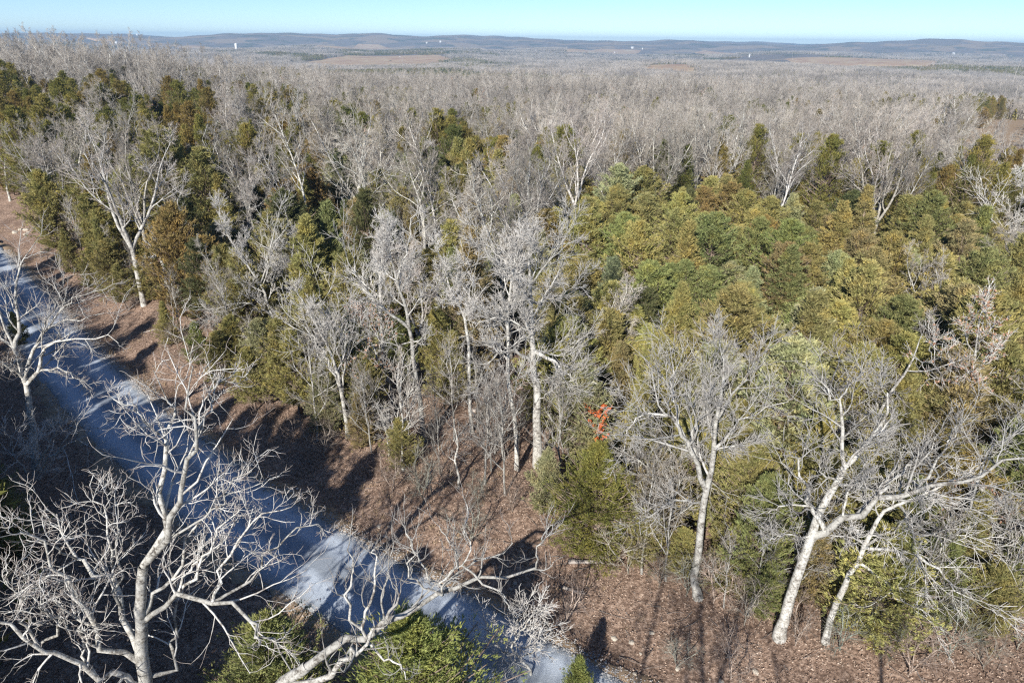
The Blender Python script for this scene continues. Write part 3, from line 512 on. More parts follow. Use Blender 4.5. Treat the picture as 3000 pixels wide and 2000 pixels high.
hero('straight white trunk in the bare woods, upper centre', (1578, 560), [(1574, 504), (1571, 450), (1571, 402), (1568, 350)], 0.24, [([(1575, 500), (1602, 460), (1615, 400)], 0, .12, .02)], auto=9, gn=.12, L1=.25, t0=.45)
hero('pair-stemmed white tree left of the straight white trunk, upper centre', (1512, 520), [(1507, 473), (1500, 430), (1492, 390), (1480, 340)], 0.22, [([(1511, 500), (1522, 420), (1525, 350)], .5, .16, .02), ([(1507, 480), (1480, 440), (1465, 410)], -.5, .1, .02)], auto=8, gn=.12, L1=.24, t0=.45)
hero('wide-spreading oak with long low white limbs right of upper centre', (1720, 640), [(1713, 600), (1716, 560), (1715, 510), (1710, 450)], 0.30, [([(1715, 600), (1680, 570), (1620, 540), (1580, 500)], -1, .16, .02), ([(1700, 620), (1640, 590), (1600, 585), (1540, 560)], -1.5, .14, .02), ([(1716, 550), (1750, 500), (1770, 450)], 1, .13, .02)], auto=8, gn=.14, L1=.3, t0=.5)
hero('crooked small white snag low at the wood edge, below the central trunks', (1345, 1428), [(1343, 1400), (1335, 1340), (1340, 1290), (1330, 1250)], 0.10, [], auto=6, a=(4, 3, 2), gn=.22, L1=.2, name='dead_tree', t0=.4)
hero('dead tree leaning left with bushy broken top at the bank edge', (1140, 1335), [(1138, 1310), (1130, 1260), (1122, 1220)], 0.09, [], auto=7, a=(5, 4, 3), gn=.2, L1=.4, name='dead_tree', t0=.4)
hero('bare shrubby tree below the left edge tree, beside the road', (80, 1480), [(85, 1440), (100, 1380), (140, 1310), (160, 1270)], 0.13, [([(95, 1410), (160, 1330), (220, 1280), (290, 1255)], -1, .08, .012), ([(90, 1430), (60, 1360), (30, 1290), (0, 1240)], .8, .08, .012)], auto=5, a=(7, 5, 4), gn=.17, up=.05, L1=.3)
hero('low twiggy grey tree over the lower road between the green cedars', (1560, 1980), [(1540, 1940), (1500, 1900), (1520, 1860), (1560, 1800)], 0.07, [([(1530, 1930), (1470, 1900), (1440, 1850), (1420, 1810)], -.6, .05, .01), ([(1530, 1930), (1600, 1880), (1620, 1810)], .5, .05, .01)], auto=8, a=(7, 5, 4), gn=.17, up=.03, L1=.45, t0=.15)

# ------------------------------------------------------------------ cedars: named ones by place
OLIVE = (0.30, 0.275, 0.118); YELLOW = (0.35, 0.32, 0.13); GREEN = (0.245, 0.262, 0.11); DARK = (0.135, 0.15, 0.072); RUST = (0.32, 0.24, 0.105); BROWN = (0.31, 0.255, 0.135); LIME = (0.27, 0.30, 0.105); BLUE = (0.23, 0.255, 0.155); GREYG = (0.34, 0.33, 0.19)
CED = []
def cedar(label, base, hgt, kind, col, wide=1.0, z=None, group=None, loc=None):
    b = gnd(*base) if loc is None else np.array(loc, float)
    p = CPR[kind]; s = hgt/p['h']
    o = root('cedar_tree', (b[0], b[1], b[2] - 0.05), label, 'tree', group, random.Random(len(CED)*7 + 1).uniform(0, 6.28), s); o.scale = (s*wide, s*wide, s)
    obj('trunk', p['trunk'], o); obj('foliage', p['crown'], o, color=col); CED.append(b); return o
cedar('dark green rounded cedar on the bank at the edge of the sunny leaves', (1735, 1630), 6.8, 'near', (0.24, 0.235, 0.075), 1.12)
cedar('bright green cedar at the bottom edge, in front of the gravel road', (1230, 2230), 7.3, 'near', LIME, 1.3)
cedar('olive cedar at the bottom beneath the gnarled oak', (840, 2180), 6.6, 'near', GREEN, 1.25)
cedar('light green cedar sprig at the bottom between the twiggy tree and road', (1690, 2060), 2.6, 'tuft', LIME, .8)
cedar('green cedar at the left edge under the white-limbed tree', (-40, 1560), 6.5, 'near', GREEN, 1.0)
cedar('dark green cedar low at the left edge beside the road', (40, 1640), 5.0, 'near', OLIVE, 1.0)
cedar('small dark cedar growing on the far left bend of the road', (62, 1010), 3.0, 'tuft', DARK, 0.8)
cedar('small bright green cedar on the shaded bank at left', (590, 1065), 3.6, 'tuft', LIME, 0.95)
cedar('yellow-green cedar hanging over the bank left of the multi-stemmed tree', (880, 1215), 6.5, 'ragged', YELLOW, 1.0)
cedar('pale olive cedar at the wood edge above the shaded bank', (960, 1270), 5.0, 'near', GREYG, 0.9)
cedar('tall orange-olive cedar beside the broken dark stub', (560, 935), 10.5, 'broad', RUST, 0.9)
cedar('big yellow-green cedar at the left where the bank begins', (175, 740), 9.5, 'broad', YELLOW, 1.0)
cedar('dark cedar tipped with orange at the left edge', (40, 560), 10.0, 'broad', RUST, 1.1)
cedar('rust-brown cedar top among grey trees at upper left', (640, 680), 8.0, 'broad', (0.32, 0.18, 0.055), .8)
cedar('yellow-green cedar between the forked tree and the bent slender tree', (1285, 1130), 6.5, 'column', YELLOW, 1.2)
cedar('large dark olive cedar behind the central trees', (1330, 760), 10.5, 'broad', OLIVE, 1.0)
cedar('blue-green dark cedar above the central oak', (1395, 760), 8.0, 'column', BLUE, 1.0)
cedar('olive cedar right of the central oak crown', (1795, 810), 10, 'broad', OLIVE, 1.0)
cedar('tall grey-green cedar left of the dark gap in the woods', (1775, 1080), 9.0, 'column', BLUE, 1.2)
cedar('pale green drooping cedar right of the central oak trunk', (1700, 1400), 7.5, 'ragged', GREYG, 1.0)
cedar('thin grey-green cedar at the foot of the central oak', (1600, 1500), 4.0, 'tuft', GREYG, 0.8)
cedar('light green feathery cedar in the middle of the cedar band', (2320, 1170), 8.0, 'near', (0.34, 0.37, 0.15), 1.3)
cedar('brownish cedar in the right part of the cedar band', (2470, 960), 9.0, 'broad', BROWN, 1.1)
cedar('green cedar between the two oaks at lower right', (2200, 1760), 7.0, 'ragged', GREEN, 1.0)
cedar('yellow-olive cedar behind the two-limbed white oak', (2160, 1640), 7.0, 'broad', OLIVE, 1.0)
cedar('green cedar under the drooping limbs at lower right', (2700, 1830), 5.0, 'broad', GREEN, 1.0)
cedar('tall olive cedar behind the big leaning oak', (2440, 1420), 9.0, 'broad', YELLOW, 1.0)
cedar('bright green pine-like cedar at upper right near the sandy clearing', (2690, 420), 9.0, 'broad', LIME, 1.0)
cedar('rust-coloured cedar at upper right left of the clearing', (2870, 380), 9.0, 'broad', RUST, 1.3)

# red-leaved sapling
def red_shrub():
    b = gnd(1745, 1400); b = b + np.array([0, -0.6, 0]); b[2] = T(b[0], b[1]); o = root('shrub', tuple(b), 'small bright orange-red leaved sapling above the dark green cedar', 'shrub')
    P0, R0 = grow(np.zeros((1, 3)), np.array([[0, 0, 1.]]), np.array([5.0]), 8, 0.06, 0.02, np.array([0.05]), 0.012)
    P1, R1 = kids(P0, R0, 14, 0.55, 1, (30, 60), lambda p, t: 1.0 + 0*t, 5, .1, .03, .6, .006)
    obj('stem', build_mesh('stem', [(*tubes(P0, R0, 6), 0), (*tubes(P1, R1, 4), 0)], [M['twig']]), o)
    obj('foliage', build_mesh('foliage', [(*leaves(P1, R1, 45, 0.13), 0)], [M['orange']], False), o)
red_shrub()

# ------------------------------------------------------------------ planting the wood
def blob(x, y, cx, cy, rx, ry): return np.exp(-((x - cx)/rx)**2 - ((y - cy)/ry)**2)
def cedar_map(x, y):
    m = 0.085 + 0.24*ss(240, 330, y)*ss(1900, 900, x) + 0.25*ss(1000, 1300, y) + 0*x
    for c in [(60, 420, 170, 130, .8), (250, 620, 260, 120, .45), (380, 240, 90, 40, .5), (600, 250, 130, 40, .6), (780, 330, 130, 90, .55), (560, 560, 230, 160, .55), (900, 520, 160, 130, .6), (620, 780, 200, 120, .7), (900, 760, 200, 160, .6),
              (1130, 330, 160, 60, .55), (1330, 560, 160, 170, .85), (1420, 420, 120, 70, .6), (1600, 560, 150, 70, .5), (1800, 680, 160, 130, .85), (2050, 700, 260, 130, .95), (2300, 800, 300, 150, .95), (2600, 800, 260, 110, .9), (2850, 850, 160, 120, .6),
              (2000, 900, 240, 150, .85), (2300, 1050, 260, 160, .9), (2600, 1050, 220, 130, .7), (1780, 1000, 130, 220, .75), (1300, 850, 150, 220, .5), (1000, 1000, 200, 160, .6), (800, 1000, 160, 140, .7), (1700, 1250, 130, 120, .6), (2250, 1400, 280, 180, .75), (2600, 1400, 260, 200, .65),
              (2900, 1300, 180, 260, .7), (1500, 900, 200, 200, .35), (2100, 1550, 200, 120, .55), (2750, 400, 90, 60, .5), (2870, 320, 80, 30, .8), (2250, 270, 60, 20, .6), (2480, 640, 90, 50, .5), (1640, 240, 120, 14, .5), (2130, 175, 140, 16, .95), (1500, 192, 250, 12, .7), (2850, 195, 200, 14, .8), (1640, 205, 200, 10, .5), (1120, 200, 150, 10, .5), (2850, 700, 260, 160, .8), (2950, 1000, 200, 200, .85), (200, 330, 260, 70, .5), (950, 400, 250, 90, .5), (2700, 1150, 260, 150, .8), (450, 420, 320, 120, .55), (2300, 900, 500, 230, .9)]:
        m = np.maximum(m, min(.97, c[4]*1.25)*blob(x, y, *c[:4]))
    return m
def in_gap(x, y):                             # bare floor glimpsed through the wood
    g = blob(x, y, 1450, 1210, 130, 70) + blob(x, y, 1260, 1180, 70, 60) + blob(x, y, 1880, 900, 30, 130)
    return g > 0.55
cand = []
gy = np.arange(20, 470, 1.0)
pts = []
R_ = np.random.default_rng(5)
for sp_, y0, y1 in ((3.3, 20, 130), (3.9, 130, 470)):
    yy = y0
    while yy < y1:
        half = 0.82*yy + 24
        for xx in np.arange(-half, half, sp_):
            pts.append((xx + R_.uniform(-.48, .48)*sp_, yy + R_.uniform(-.48, .48)*sp_))
        yy += sp_*0.9
pts = np.array(pts); zz = T(pts[:, 0], pts[:, 1]); P3d = np.concatenate([pts, zz[:, None]], 1)
mid = proj(P3d + np.array([0, 0, 6.0])); basep = proj(P3d)
rd = road_d(pts[:, 0], pts[:, 1])
ok = (rd > RW/2 + 5.0 + 1.2*np.sin(pts[:, 0]*0.35)) & (mid[:, 0] > -320) & (mid[:, 0] < 3320)
for poly in FIELDS[:4]: ok &= ~inside(poly, mid[:, 0], mid[:, 1]) & ~inside(poly, basep[:, 0], basep[:, 1])
topp = proj(P3d + np.array([0, 0, 11.0])); ok &= ~inside(CLEAR[0], topp[:, 0], topp[:, 1]); ok &= ~inside(FIELDS[2], topp[:, 0], topp[:, 1]) & ~inside(FIELDS[3], topp[:, 0], topp[:, 1])
ok &= ~inside(CLEAR[0], mid[:, 0], mid[:, 1]) & ~inside(CLEAR[0], basep[:, 0], basep[:, 1])
ok &= ~in_gap(basep[:, 0], basep[:, 1])
HB = np.array(HEROES + CED)[:, :2]
P3d, mid, basep, rd = P3d[ok], mid[ok], basep[ok], rd[ok]
dh = np.linalg.norm(P3d[:, None, :2] - HB[None], axis=2).min(1)
pc = cedar_map(mid[:, 0], mid[:, 1]); rr = R_.uniform(0, 1, len(P3d)); is_c = rr < pc
keep_b = (~is_c) & (R_.uniform(0, 1, len(P3d)) < np.where(P3d[:, 1] < 130, np.clip(0.42 - 0.44*pc, 0.05, 1)*np.where(mid[:, 0] < 1500, 1.35, 1), 0.54*np.clip(1.15 - pc, 0.1, 1))) & (dh > 2.3)
# keep the view of the hand-laid trees at the wood edge open: fewer tall trees right at the edge
edge = (rd < RW/2 + 13) & (P3d[:, 1] < 75)
keep_b &= ~(edge & (R_.uniform(0, 1, len(P3d)) < 0.55))
keep_c = is_c & (dh > 1.5) & (R_.uniform(0, 1, len(P3d)) < np.where(edge, 0.75, 0.85))
dist = np.hypot(P3d[:, 0], P3d[:, 1])
def order(mask): i = np.where(mask)[0]; return i[np.argsort(dist[i])]
ib, ic = order(keep_b), order(keep_c)
vis = lambda i: i[(mid[i, 0] > -60) & (mid[i, 0] < 3060)]
ib_v, ic_v = vis(ib), vis(ic)
NB, NC = 300 - len(HEROES), 300 - len(CED) - 54
ind_b, ind_c = ib_v[:NB], ic_v[:NC]
far_b = np.setdiff1d(ib, ind_b); far_c = np.setdiff1d(ic, ind_c)
used_lab = {}
ONES = 'zero one two three four five six seven eight nine ten eleven twelve thirteen fourteen fifteen sixteen seventeen eighteen nineteen'.split(); TENS = '. . twenty thirty forty fifty sixty seventy eighty ninety'.split()
def words(v):
    v = max(0, min(99, int(v))); return ONES[v] if v < 20 else TENS[v//10] + ('-' + ONES[v % 10] if v % 10 else '')
MARKS = [(1560, 800, 'the thick central oak'), (1150, 800, 'the left-curving forked tree'), (2080, 1200, 'the two-limbed white oak'), (2420, 1350, 'the big leaning lower-right oak'), (2950, 680, 'the thick right-edge trunk'), (2134, 480, 'the lone white trunk at upper right'),
         (1572, 430, 'the straight white upper-centre trunk'), (1290, 520, 'the broken-topped white dead tree'), (1700, 560, 'the long-limbed spreading oak'), (470, 740, 'the dark broken stub'), (560, 700, 'the tall orange-olive cedar'), (170, 560, 'the big yellow-green left cedar'), (640, 560, 'the rust-brown cedar top'), (700, 780, 'the left-leaning bare tree'),
         (2320, 1000, 'the light feathery cedar'), (2480, 800, 'the brownish band cedar'), (1790, 650, "the olive cedar by the oak's crown"), (1395, 640, 'the blue-green dark cedar'), (2690, 350, 'the bright green upper-right cedar'), (2870, 320, 'the rust upper-right cedar'), (2940, 390, 'the sandy clearing'), (2820, 1100, 'the leaf-holding right oak'), (1735, 1500, 'the dark green bank cedar')]
def place_label(look, p, rel=True):
    if rel:
        for d_, x_, y_, nm in sorted((math.hypot(p[0] - x, (p[1] - y)*1.2), p[0] - x, p[1] - y, nm) for x, y, nm in MARKS)[:2]:
            if d_ > 190: break
            side = ('right of' if x_ > 0 else 'left of') if abs(x_) > abs(y_) else ('below' if y_ > 0 else 'above')
            s = f"{look} {'just' if d_ < 90 else 'a little'} {side} {nm}"
            if s not in used_lab and len(s.split()) <= 16: used_lab[s] = 1; return s
    for ha, hb in (('', ''), (' and a half', ''), ('', ' and a half'), (' and a half', ' and a half'), (' and a quarter', ''), ('', ' and a quarter')):
        s = f"{look}, {words(p[0]/30)}{ha} percent across, {words(p[1]/20)}{hb} percent down"
        if s not in used_lab: break
    used_lab[s] = 1; return s
LOOK = dict(wide='wide-crowned bare grey tree', vase='three-stemmed bare grey tree', slender='tall slender bare tree', forked='low-forking bare pale tree', leaning='leaning bare grey tree', gnarled='short gnarled bare tree', leafy='tree with brown dead leaves')
keys = ['wide', 'vase', 'slender', 'forked', 'leaning', 'gnarled', 'leafy']; wts = np.array([.22, .22, .20, .16, .08, .09, .03])
for k in ind_b:
    kd = R_.choice(keys, p=wts/wts.sum()); p = BP[kd]; s = R_.uniform(0.74, 1.12)*(0.85 if mid[k, 1] > 900 else 1)*(0.72 if pc[k] > .6 else 1)
    top = proj(P3d[k] + np.array([0, 0, p['h']*s*0.7]))
    o = root('bare_tree', tuple(P3d[k] - np.array([0, 0, 0.1])), place_label(LOOK[kd], top), 'tree', 'bare trees of the wood beyond the road', R_.uniform(0, 6.28), s)
    g = R_.uniform(0.82, 1.08); c = (g*R_.uniform(.98, 1.03), g, g*R_.uniform(.95, 1.02))
    obj('trunk', p['trunk'], o, color=c); obj('crown', p['crown'], o, color=c)
CL = [('olive cedar', OLIVE, .26), ('yellow-green cedar', YELLOW, .24), ('green cedar', GREEN, .14), ('dark green cedar', DARK, .08), ('rust-tinged cedar', RUST, .10), ('brownish cedar', BROWN, .10), ('grey-green cedar', GREYG, .08)]
CK = dict(broad='broad', column='narrow', cone='pointed', ragged='ragged', tuft='small')
cw = np.array([c[2] for c in CL])
for k in ind_c:
    x, y = mid[k, :2]; pw = cw.copy()
    if x < 900 and y < 520: pw = pw*np.array([1, .5, 1, 3.5, 1.6, .6, .2])
    if x > 1600: pw = pw*np.array([1.6, 1.7, .9, .4, .35, .7, 1.0])
    ci = R_.choice(len(CL), p=pw/pw.sum()); nm, col, _ = CL[ci]; j = R_.uniform(.88, 1.15); col = tuple(np.array(col)*j*(1.1 if x > 1600 else 1)*R_.uniform(.95, 1.05, 3))
    kd = R_.choice(['broad', 'column', 'cone', 'ragged', 'tuft'], p=[.38, .18, .18, .2, .06]); p = CPR[kd]; s = R_.uniform(0.9, 1.32)*(1.12 if mid[k, 1] < 600 else 1)
    if edge[k]: s *= 0.78
    if x > 1600: s *= 0.86
    top = proj(P3d[k] + np.array([0, 0, p['h']*s*0.6])); b = P3d[k]
    o = cedar(place_label(f'{CK[kd]} {nm}', top), None, p['h']*s, kd, col, R_.uniform(.95, 1.2)*(1.15 if x > 1600 else 1), group='cedars of the wood beyond the road', loc=b)

EDGE_CEDARS = [(1880, 1655, 3.5, OLIVE), (1985, 1700, 3.2, YELLOW), (2130, 1730, 4, OLIVE), (2235, 1805, 3.2, GREEN), (2500, 1835, 3.5, OLIVE), (2360, 1760, 5, BROWN), (2860, 1865, 4, OLIVE), (2960, 1800, 5, GREEN), (215, 800, 5, OLIVE), (290, 850, 4.5, YELLOW), (370, 905, 4.5, OLIVE), (500, 1010, 4, YELLOW), (660, 1130, 4.5, OLIVE), (750, 1205, 5, YELLOW), (1060, 1310, 4, BROWN), (1180, 1370, 3.5, OLIVE), (330, 800, 7, YELLOW), (450, 880, 6, OLIVE), (700, 1100, 5, YELLOW), (790, 1180, 6.5, GREYG), (1000, 1200, 6, YELLOW), (1080, 1230, 5, OLIVE), (1180, 1150, 6, GREEN), (1330, 1180, 5.5, YELLOW), (740, 1000, 8, OLIVE), (640, 950, 8, RUST), (930, 1080, 7.5, YELLOW), (1050, 1050, 9, OLIVE), (1650, 1250, 8, GREYG), (1850, 1450, 7, OLIVE), (1920, 1600, 5.5, BROWN), (2000, 1560, 7, YELLOW),
    (2330, 1600, 8, YELLOW), (2480, 1650, 7, OLIVE), (2600, 1700, 6, GREEN), (2780, 1750, 6, OLIVE), (2900, 1650, 8, GREEN), (2960, 1500, 9, YELLOW), (2550, 1500, 9, OLIVE), (2700, 1450, 9, BROWN), (300, 720, 9, OLIVE), (400, 760, 9, YELLOW), (250, 640, 9, GREEN), (820, 900, 9, OLIVE), (700, 850, 9, YELLOW), (1230, 1010, 8, OLIVE), (1450, 1010, 8, GREEN), (1640, 1020, 8, OLIVE), (1500, 860, 9, YELLOW), (2120, 1500, 7, OLIVE), (2260, 1480, 8, BROWN), (2820, 1420, 9, OLIVE), (1900, 1320, 8, YELLOW), (1960, 1180, 9, YELLOW)]
for k, (x, y, h_, col) in enumerate(EDGE_CEDARS):
    kd = ['broad', 'ragged', 'cone'][k % 3]; nm = {OLIVE: 'olive cedar', YELLOW: 'yellow-green cedar', GREEN: 'green cedar', GREYG: 'grey-green cedar', RUST: 'rust-tinged cedar', BROWN: 'brownish cedar'}[col]
    cedar(place_label(f'{CK[kd]} {nm}', (x, y - 110)), (x, y), h_, kd, col, R_.uniform(.95, 1.2), group='cedars of the wood beyond the road')

# ------------------------------------------------------------------ scattered stuff by geometry nodes
def scatter(name, pos, rz, sc, which, meshes, label, cat, wide=None):
    col = bpy.data.collections.new(name + '_kinds')
    for k, me in enumerate(meshes):
        col.objects.link(bpy.data.objects.new(f'{name}_kind_{k:02d}', me))
    me = bpy.data.meshes.new(name); me.vertices.add(len(pos)); me.vertices.foreach_set('co', np.asarray(pos, np.float32).ravel())
    n = len(pos)
    a = me.attributes.new('rot', 'FLOAT_VECTOR', 'POINT'); a.data.foreach_set('vector', np.stack([np.zeros(n), np.zeros(n), rz], 1).astype(np.float32).ravel())
    s3 = np.stack([sc, sc, sc], 1) if np.ndim(sc) == 1 else sc
    a = me.attributes.new('siz', 'FLOAT_VECTOR', 'POINT'); a.data.foreach_set('vector', s3.astype(np.float32).ravel())
    a = me.attributes.new('which', 'INT', 'POINT'); a.data.foreach_set('value', np.asarray(which, np.int32))
    o = obj(name, me); g = bpy.data.node_groups.new(name, 'GeometryNodeTree')
    g.interface.new_socket('Geometry', in_out='INPUT', socket_type='NodeSocketGeometry'); g.interface.new_socket('Geometry', in_out='OUTPUT', socket_type='NodeSocketGeometry')
    N, L = g.nodes, g.links; gi, go = N.new('NodeGroupInput'), N.new('NodeGroupOutput'); ci = N.new('GeometryNodeCollectionInfo'); ci.inputs['Collection'].default_value = col; ci.inputs['Separate Children'].default_value = True
    ip = N.new('GeometryNodeInstanceOnPoints'); ip.inputs['Pick Instance'].default_value = True
    def attr(nm, dt): q = N.new('GeometryNodeInputNamedAttribute'); q.data_type = dt; q.inputs['Name'].default_value = nm; return q.outputs['Attribute']
    e2r = N.new('FunctionNodeEulerToRotation'); L.new(attr('rot', 'FLOAT_VECTOR'), e2r.inputs[0]); L.new(e2r.outputs[0], ip.inputs['Rotation'])
    L.new(attr('siz', 'FLOAT_VECTOR'), ip.inputs['Scale']); L.new(attr('which', 'INT'), ip.inputs['Instance Index'])
    L.new(gi.outputs[0], ip.inputs['Points']); L.new(ci.outputs[0], ip.inputs['Instance']); L.new(ip.outputs[0], go.inputs[0])
    md = o.modifiers.new('scatter', 'NODES'); md.node_group = g
    return tag(o, label, cat, kind='stuff')
bm_ = [BP[k]['whole'] for k in keys]; cm_ = [CPR[k]['whole'] for k in ('broad', 'column', 'cone', 'ragged')]
n = len(far_b)
scatter('bare_woods', P3d[far_b], R_.uniform(0, 6.28, n), R_.uniform(.68, 1.15, n)*(1 + .22*wob(P3d[far_b, 0], P3d[far_b, 1], 55, 63)), R_.choice(len(keys), n, p=wts/wts.sum()), bm_, 'grey mass of bare woods stretching back to the fields', 'woods')
n = len(far_c)
scatter('cedar_woods', P3d[far_c], R_.uniform(0, 6.28, n), R_.uniform(1.0, 1.5, n), R_.integers(0, 4, n), cm_, 'dark cedars scattered through the distant woods', 'woods')

# far woods: patches of trees, valley and hills
def lod_bare(h, r_):
    P0, R0 = grow(np.zeros((1, 3)), np.array([[0, 0, 1.]]), np.array([h*.8]), 4, .05, .02, np.array([.18]), .06)
    P1, R1 = kids(P0, R0, 9, .35, 1, (25, 60), lambda p, t: h*.36*(1.2 - .7*t), 4, .12, .06, .6, .06)
    P2, R2 = kids(P1, R1, 6, .25, 1, (25, 60), lambda p, t: p*.5, 3, .1, .05, .8, .05, .07)
    return [(*tubes(P0, R0, 3), 0), (*tubes(P1, R1, 3), 1), (*tubes(P2, R2, 3), 1)]
def lod_cedar(h, r_, seed):
    rr = np.random.default_rng(seed); n = 150; t = rr.uniform(0, 1, n); az = rr.uniform(0, 6.28, n); rad = r_*(1 - t)**.8*rr.uniform(.6, 1.05, n)
    return leaf_quads(np.stack([rad*np.cos(az), rad*np.sin(az), t*h], 1), 1.3, rr)
def patch(name, seed, pcedar, size=46, n=55):
    rr = np.random.default_rng(seed); ch = []
    for k in range(n):
        x, y = rr.uniform(-size/2, size/2, 2); h = rr.uniform(9, 14)
        if rr.uniform() < pcedar:
            v, f = lod_cedar(rr.uniform(6, 10), rr.uniform(1.8, 2.8), int(rr.integers(1e6))); ch.append((v + np.array([x, y, 0]), f, 2))
        else:
            for v, f, m in lod_bare(h, 3): ch.append((v + np.array([x, y, 0]), f, m))
    return build_mesh(name, ch, [M['twig_far'], M['twig_far'], M['cedar_far']])
patches = [patch(f'wood_patch_{k}', 30 + k, pc_) for k, pc_ in enumerate((0.04, 0.06, 0.10, 0.85))]
pp = []; ry = 430.0
while ry < 4300:
    step = max(40.0, ry*0.022); half = 0.80*ry + 60
    for xx in np.arange(-half, half, step*1.05): pp.append((xx + R_.uniform(-.45, .45)*step, ry + R_.uniform(-.45, .45)*step, step))
    ry += step*0.9
pp = np.array(pp); z = T(pp[:, 0], pp[:, 1]); q = proj(np.stack([pp[:, 0], pp[:, 1], z + 6], 1)); q0 = proj(np.stack([pp[:, 0], pp[:, 1], z], 1))
ok = np.ones(len(pp), bool)
for poly in FIELDS: ok &= ~inside(poly, q[:, 0], q[:, 1]) & ~inside(poly, q0[:, 0], q0[:, 1])
ok &= (wob(pp[:, 0], pp[:, 1], 600, 41) < 0.5) | (pp[:, 1] > 3500) | (pp[:, 1] < 1300)
pp, z = pp[ok], z[ok]; cw_ = wob(pp[:, 0], pp[:, 1], 350, 71) + R_.normal(0, .12, len(pp))
which = np.where(cw_ > 0.40, 3, R_.integers(0, 3, len(pp)))
sc = np.stack([np.maximum(1, pp[:, 2]/46), np.maximum(1, pp[:, 2]/46), 1 + 0*z], 1)
scatter('distant_woods', np.stack([pp[:, 0], pp[:, 1], z], 1), R_.uniform(0, 6.28, len(pp)), sc, which, patches, 'blue-grey distant woods covering the valley and the hills', 'woods')

# woods on the near side of the road, mostly out of view: their shade falls across the gravel
nb = []
for k in range(3400):
    x, y = R_.uniform(-95, 30), R_.uniform(-35, 62); d = float(road_d(x, y))
    if x*0.722 - y*0.692 > -20: continue
    if d > -RW/2 - 2.2: continue
    q = proj(np.array([[x, y, float(T(x, y)) + h_] for h_ in (0, 3, 6, 9, 12, 15, 18)]))
    vis_ = ((q[:, 0] > -330) & (q[:, 0] < 3330) & (q[:, 1] < 2350) & (q[:, 1] > 0) & (q[:, 2] > 0)).any()
    if vis_: continue
    if math.hypot(x, y) < 5: continue
    if any((x - a)**2 + (y - b)**2 < 2.4**2 for a, b, *_ in nb): continue
    along = x*0.722 - y*0.692
    ced = R_.uniform() < (0.72 if along < -21 else 0.05)
    nb.append((x, y, ced))
tall = []
for k in range(900):                           # tall cedars behind the left oaks
    x, y = R_.uniform(-40, -17), R_.uniform(3, 17); a_ = x*0.722 - y*0.692
    if a_ > -19 or any((x - a)**2 + (y - b)**2 < 2.05**2 for a, b in tall): continue
    q = proj(np.array([[x, y, h_] for h_ in (0, 4, 8, 12, 16)]))
    if (q[:, 0] > -230).any() and (q[:, 1] < 2300).any(): continue
    tall.append((x, y))
nb = [q for q in nb if not any((q[0] - a)**2 + (q[1] - b)**2 < 2.4**2 for a, b in tall)] + [(x, y, 2) for x, y in tall]
for k in range(400):                           # slim bare trees under and behind the camera, striping the leaf litter
    x, y = R_.uniform(-13, 22), R_.uniform(-12, 2.5)
    if any((x - a)**2 + (y - b)**2 < 3.1**2 for a, b, *_ in nb): continue
    nb.append((x, y, (x > 13.0 and R_.uniform() < .85) or 3))
nbp = np.array([(x, y, float(T(x, y)) - .1) for x, y, c in nb]); wh = np.array([11 if c == 3 else R_.integers(7, 10) if c else R_.choice([1, 2, 2, 2]) for x, y, c in nb]); n = len(nb)
scatter('near_side_woods', nbp, R_.uniform(0, 6.28, n), np.where(np.array([c == 2 for *_, c in nb]), R_.uniform(1.7, 2.0, n), np.where((wh >= 7) & (wh < 11), R_.uniform(1.1, 1.65, n), R_.uniform(.85, 1.05, n))), wh, bm_ + cm_ + [BP['tall_slim']['whole']], 'woods on the near side of the gravel road that shade it', 'woods')

# ------------------------------------------------------------------ undergrowth
def put(kind, px, py, label, name, cat, s, col=(1, 1, 1), group=None):
    p = BP[kind]; b = gnd(px, py); o = root(name, tuple(b), label, cat, group, R_.uniform(0, 6.28), s)
    obj('trunk' if kind == 'sapling' else 'stem', p['trunk'], o, color=col); obj('crown', p['crown'], o, color=col); return o
SAP = [(640, 1010), (700, 1080), (760, 1150), (830, 1180), (930, 1290), (1090, 1330), (1180, 1380), (1290, 1390), (1420, 1420), (1450, 1330), (1400, 1250), (1330, 1290), (1280, 1240), (1200, 1300), (1480, 1450), (1640, 1440), (1880, 1680), (1950, 1700), (2120, 1780), (2190, 1800),
       (2640, 1860), (2900, 1840), (1860, 1560), (1900, 1480), (420, 860), (330, 820), (250, 780), (530, 980), (160, 720), (1100, 1250), (1060, 1300), (1520, 1300), (1610, 1280), (1440, 1380), (2450, 1800), (2550, 1780), (2320, 1780), (2880, 1760)]
for x, y in SAP:
    put('sapling', x, y, place_label('thin bare edge sapling', (x, y - 80)), 'sapling', 'sapling', R_.uniform(.55, 1.15), (R_.uniform(.65, .9),)*3, 'saplings along the wood edge')
BR = [(1840, 1680), (1930, 1720), (2010, 1745), (2090, 1765), (2180, 1830), (2330, 1890), (2460, 1905), (2560, 1900), (2780, 1930), (2880, 1960), (2140, 1990), (1980, 1960), (1650, 1850), (1380, 1600), (1240, 1480), (1150, 1440), (1050, 1390), (950, 1340), (860, 1290), (780, 1240), (690, 1150), (620, 1120), (560, 1090), (520, 1020), (470, 960), (400, 900), (330, 860), (270, 820), (200, 780), (140, 760), (100, 1500), (180, 1560), (240, 1640), (300, 1720),
      (60, 1600), (1300, 1420), (1400, 1480), (1500, 1500), (2660, 1980), (2980, 1900), (340, 880), (380, 910), (1440, 1300), (1360, 1200), (1500, 1230)]
for x, y in BR:
    put('brush', x, y, place_label('low bare brown brush', (x, y - 20)), 'shrub', 'shrub', R_.uniform(.5, 1.15), (.8*R_.uniform(.8, 1.1), .72, .66), 'low brush on the bank')

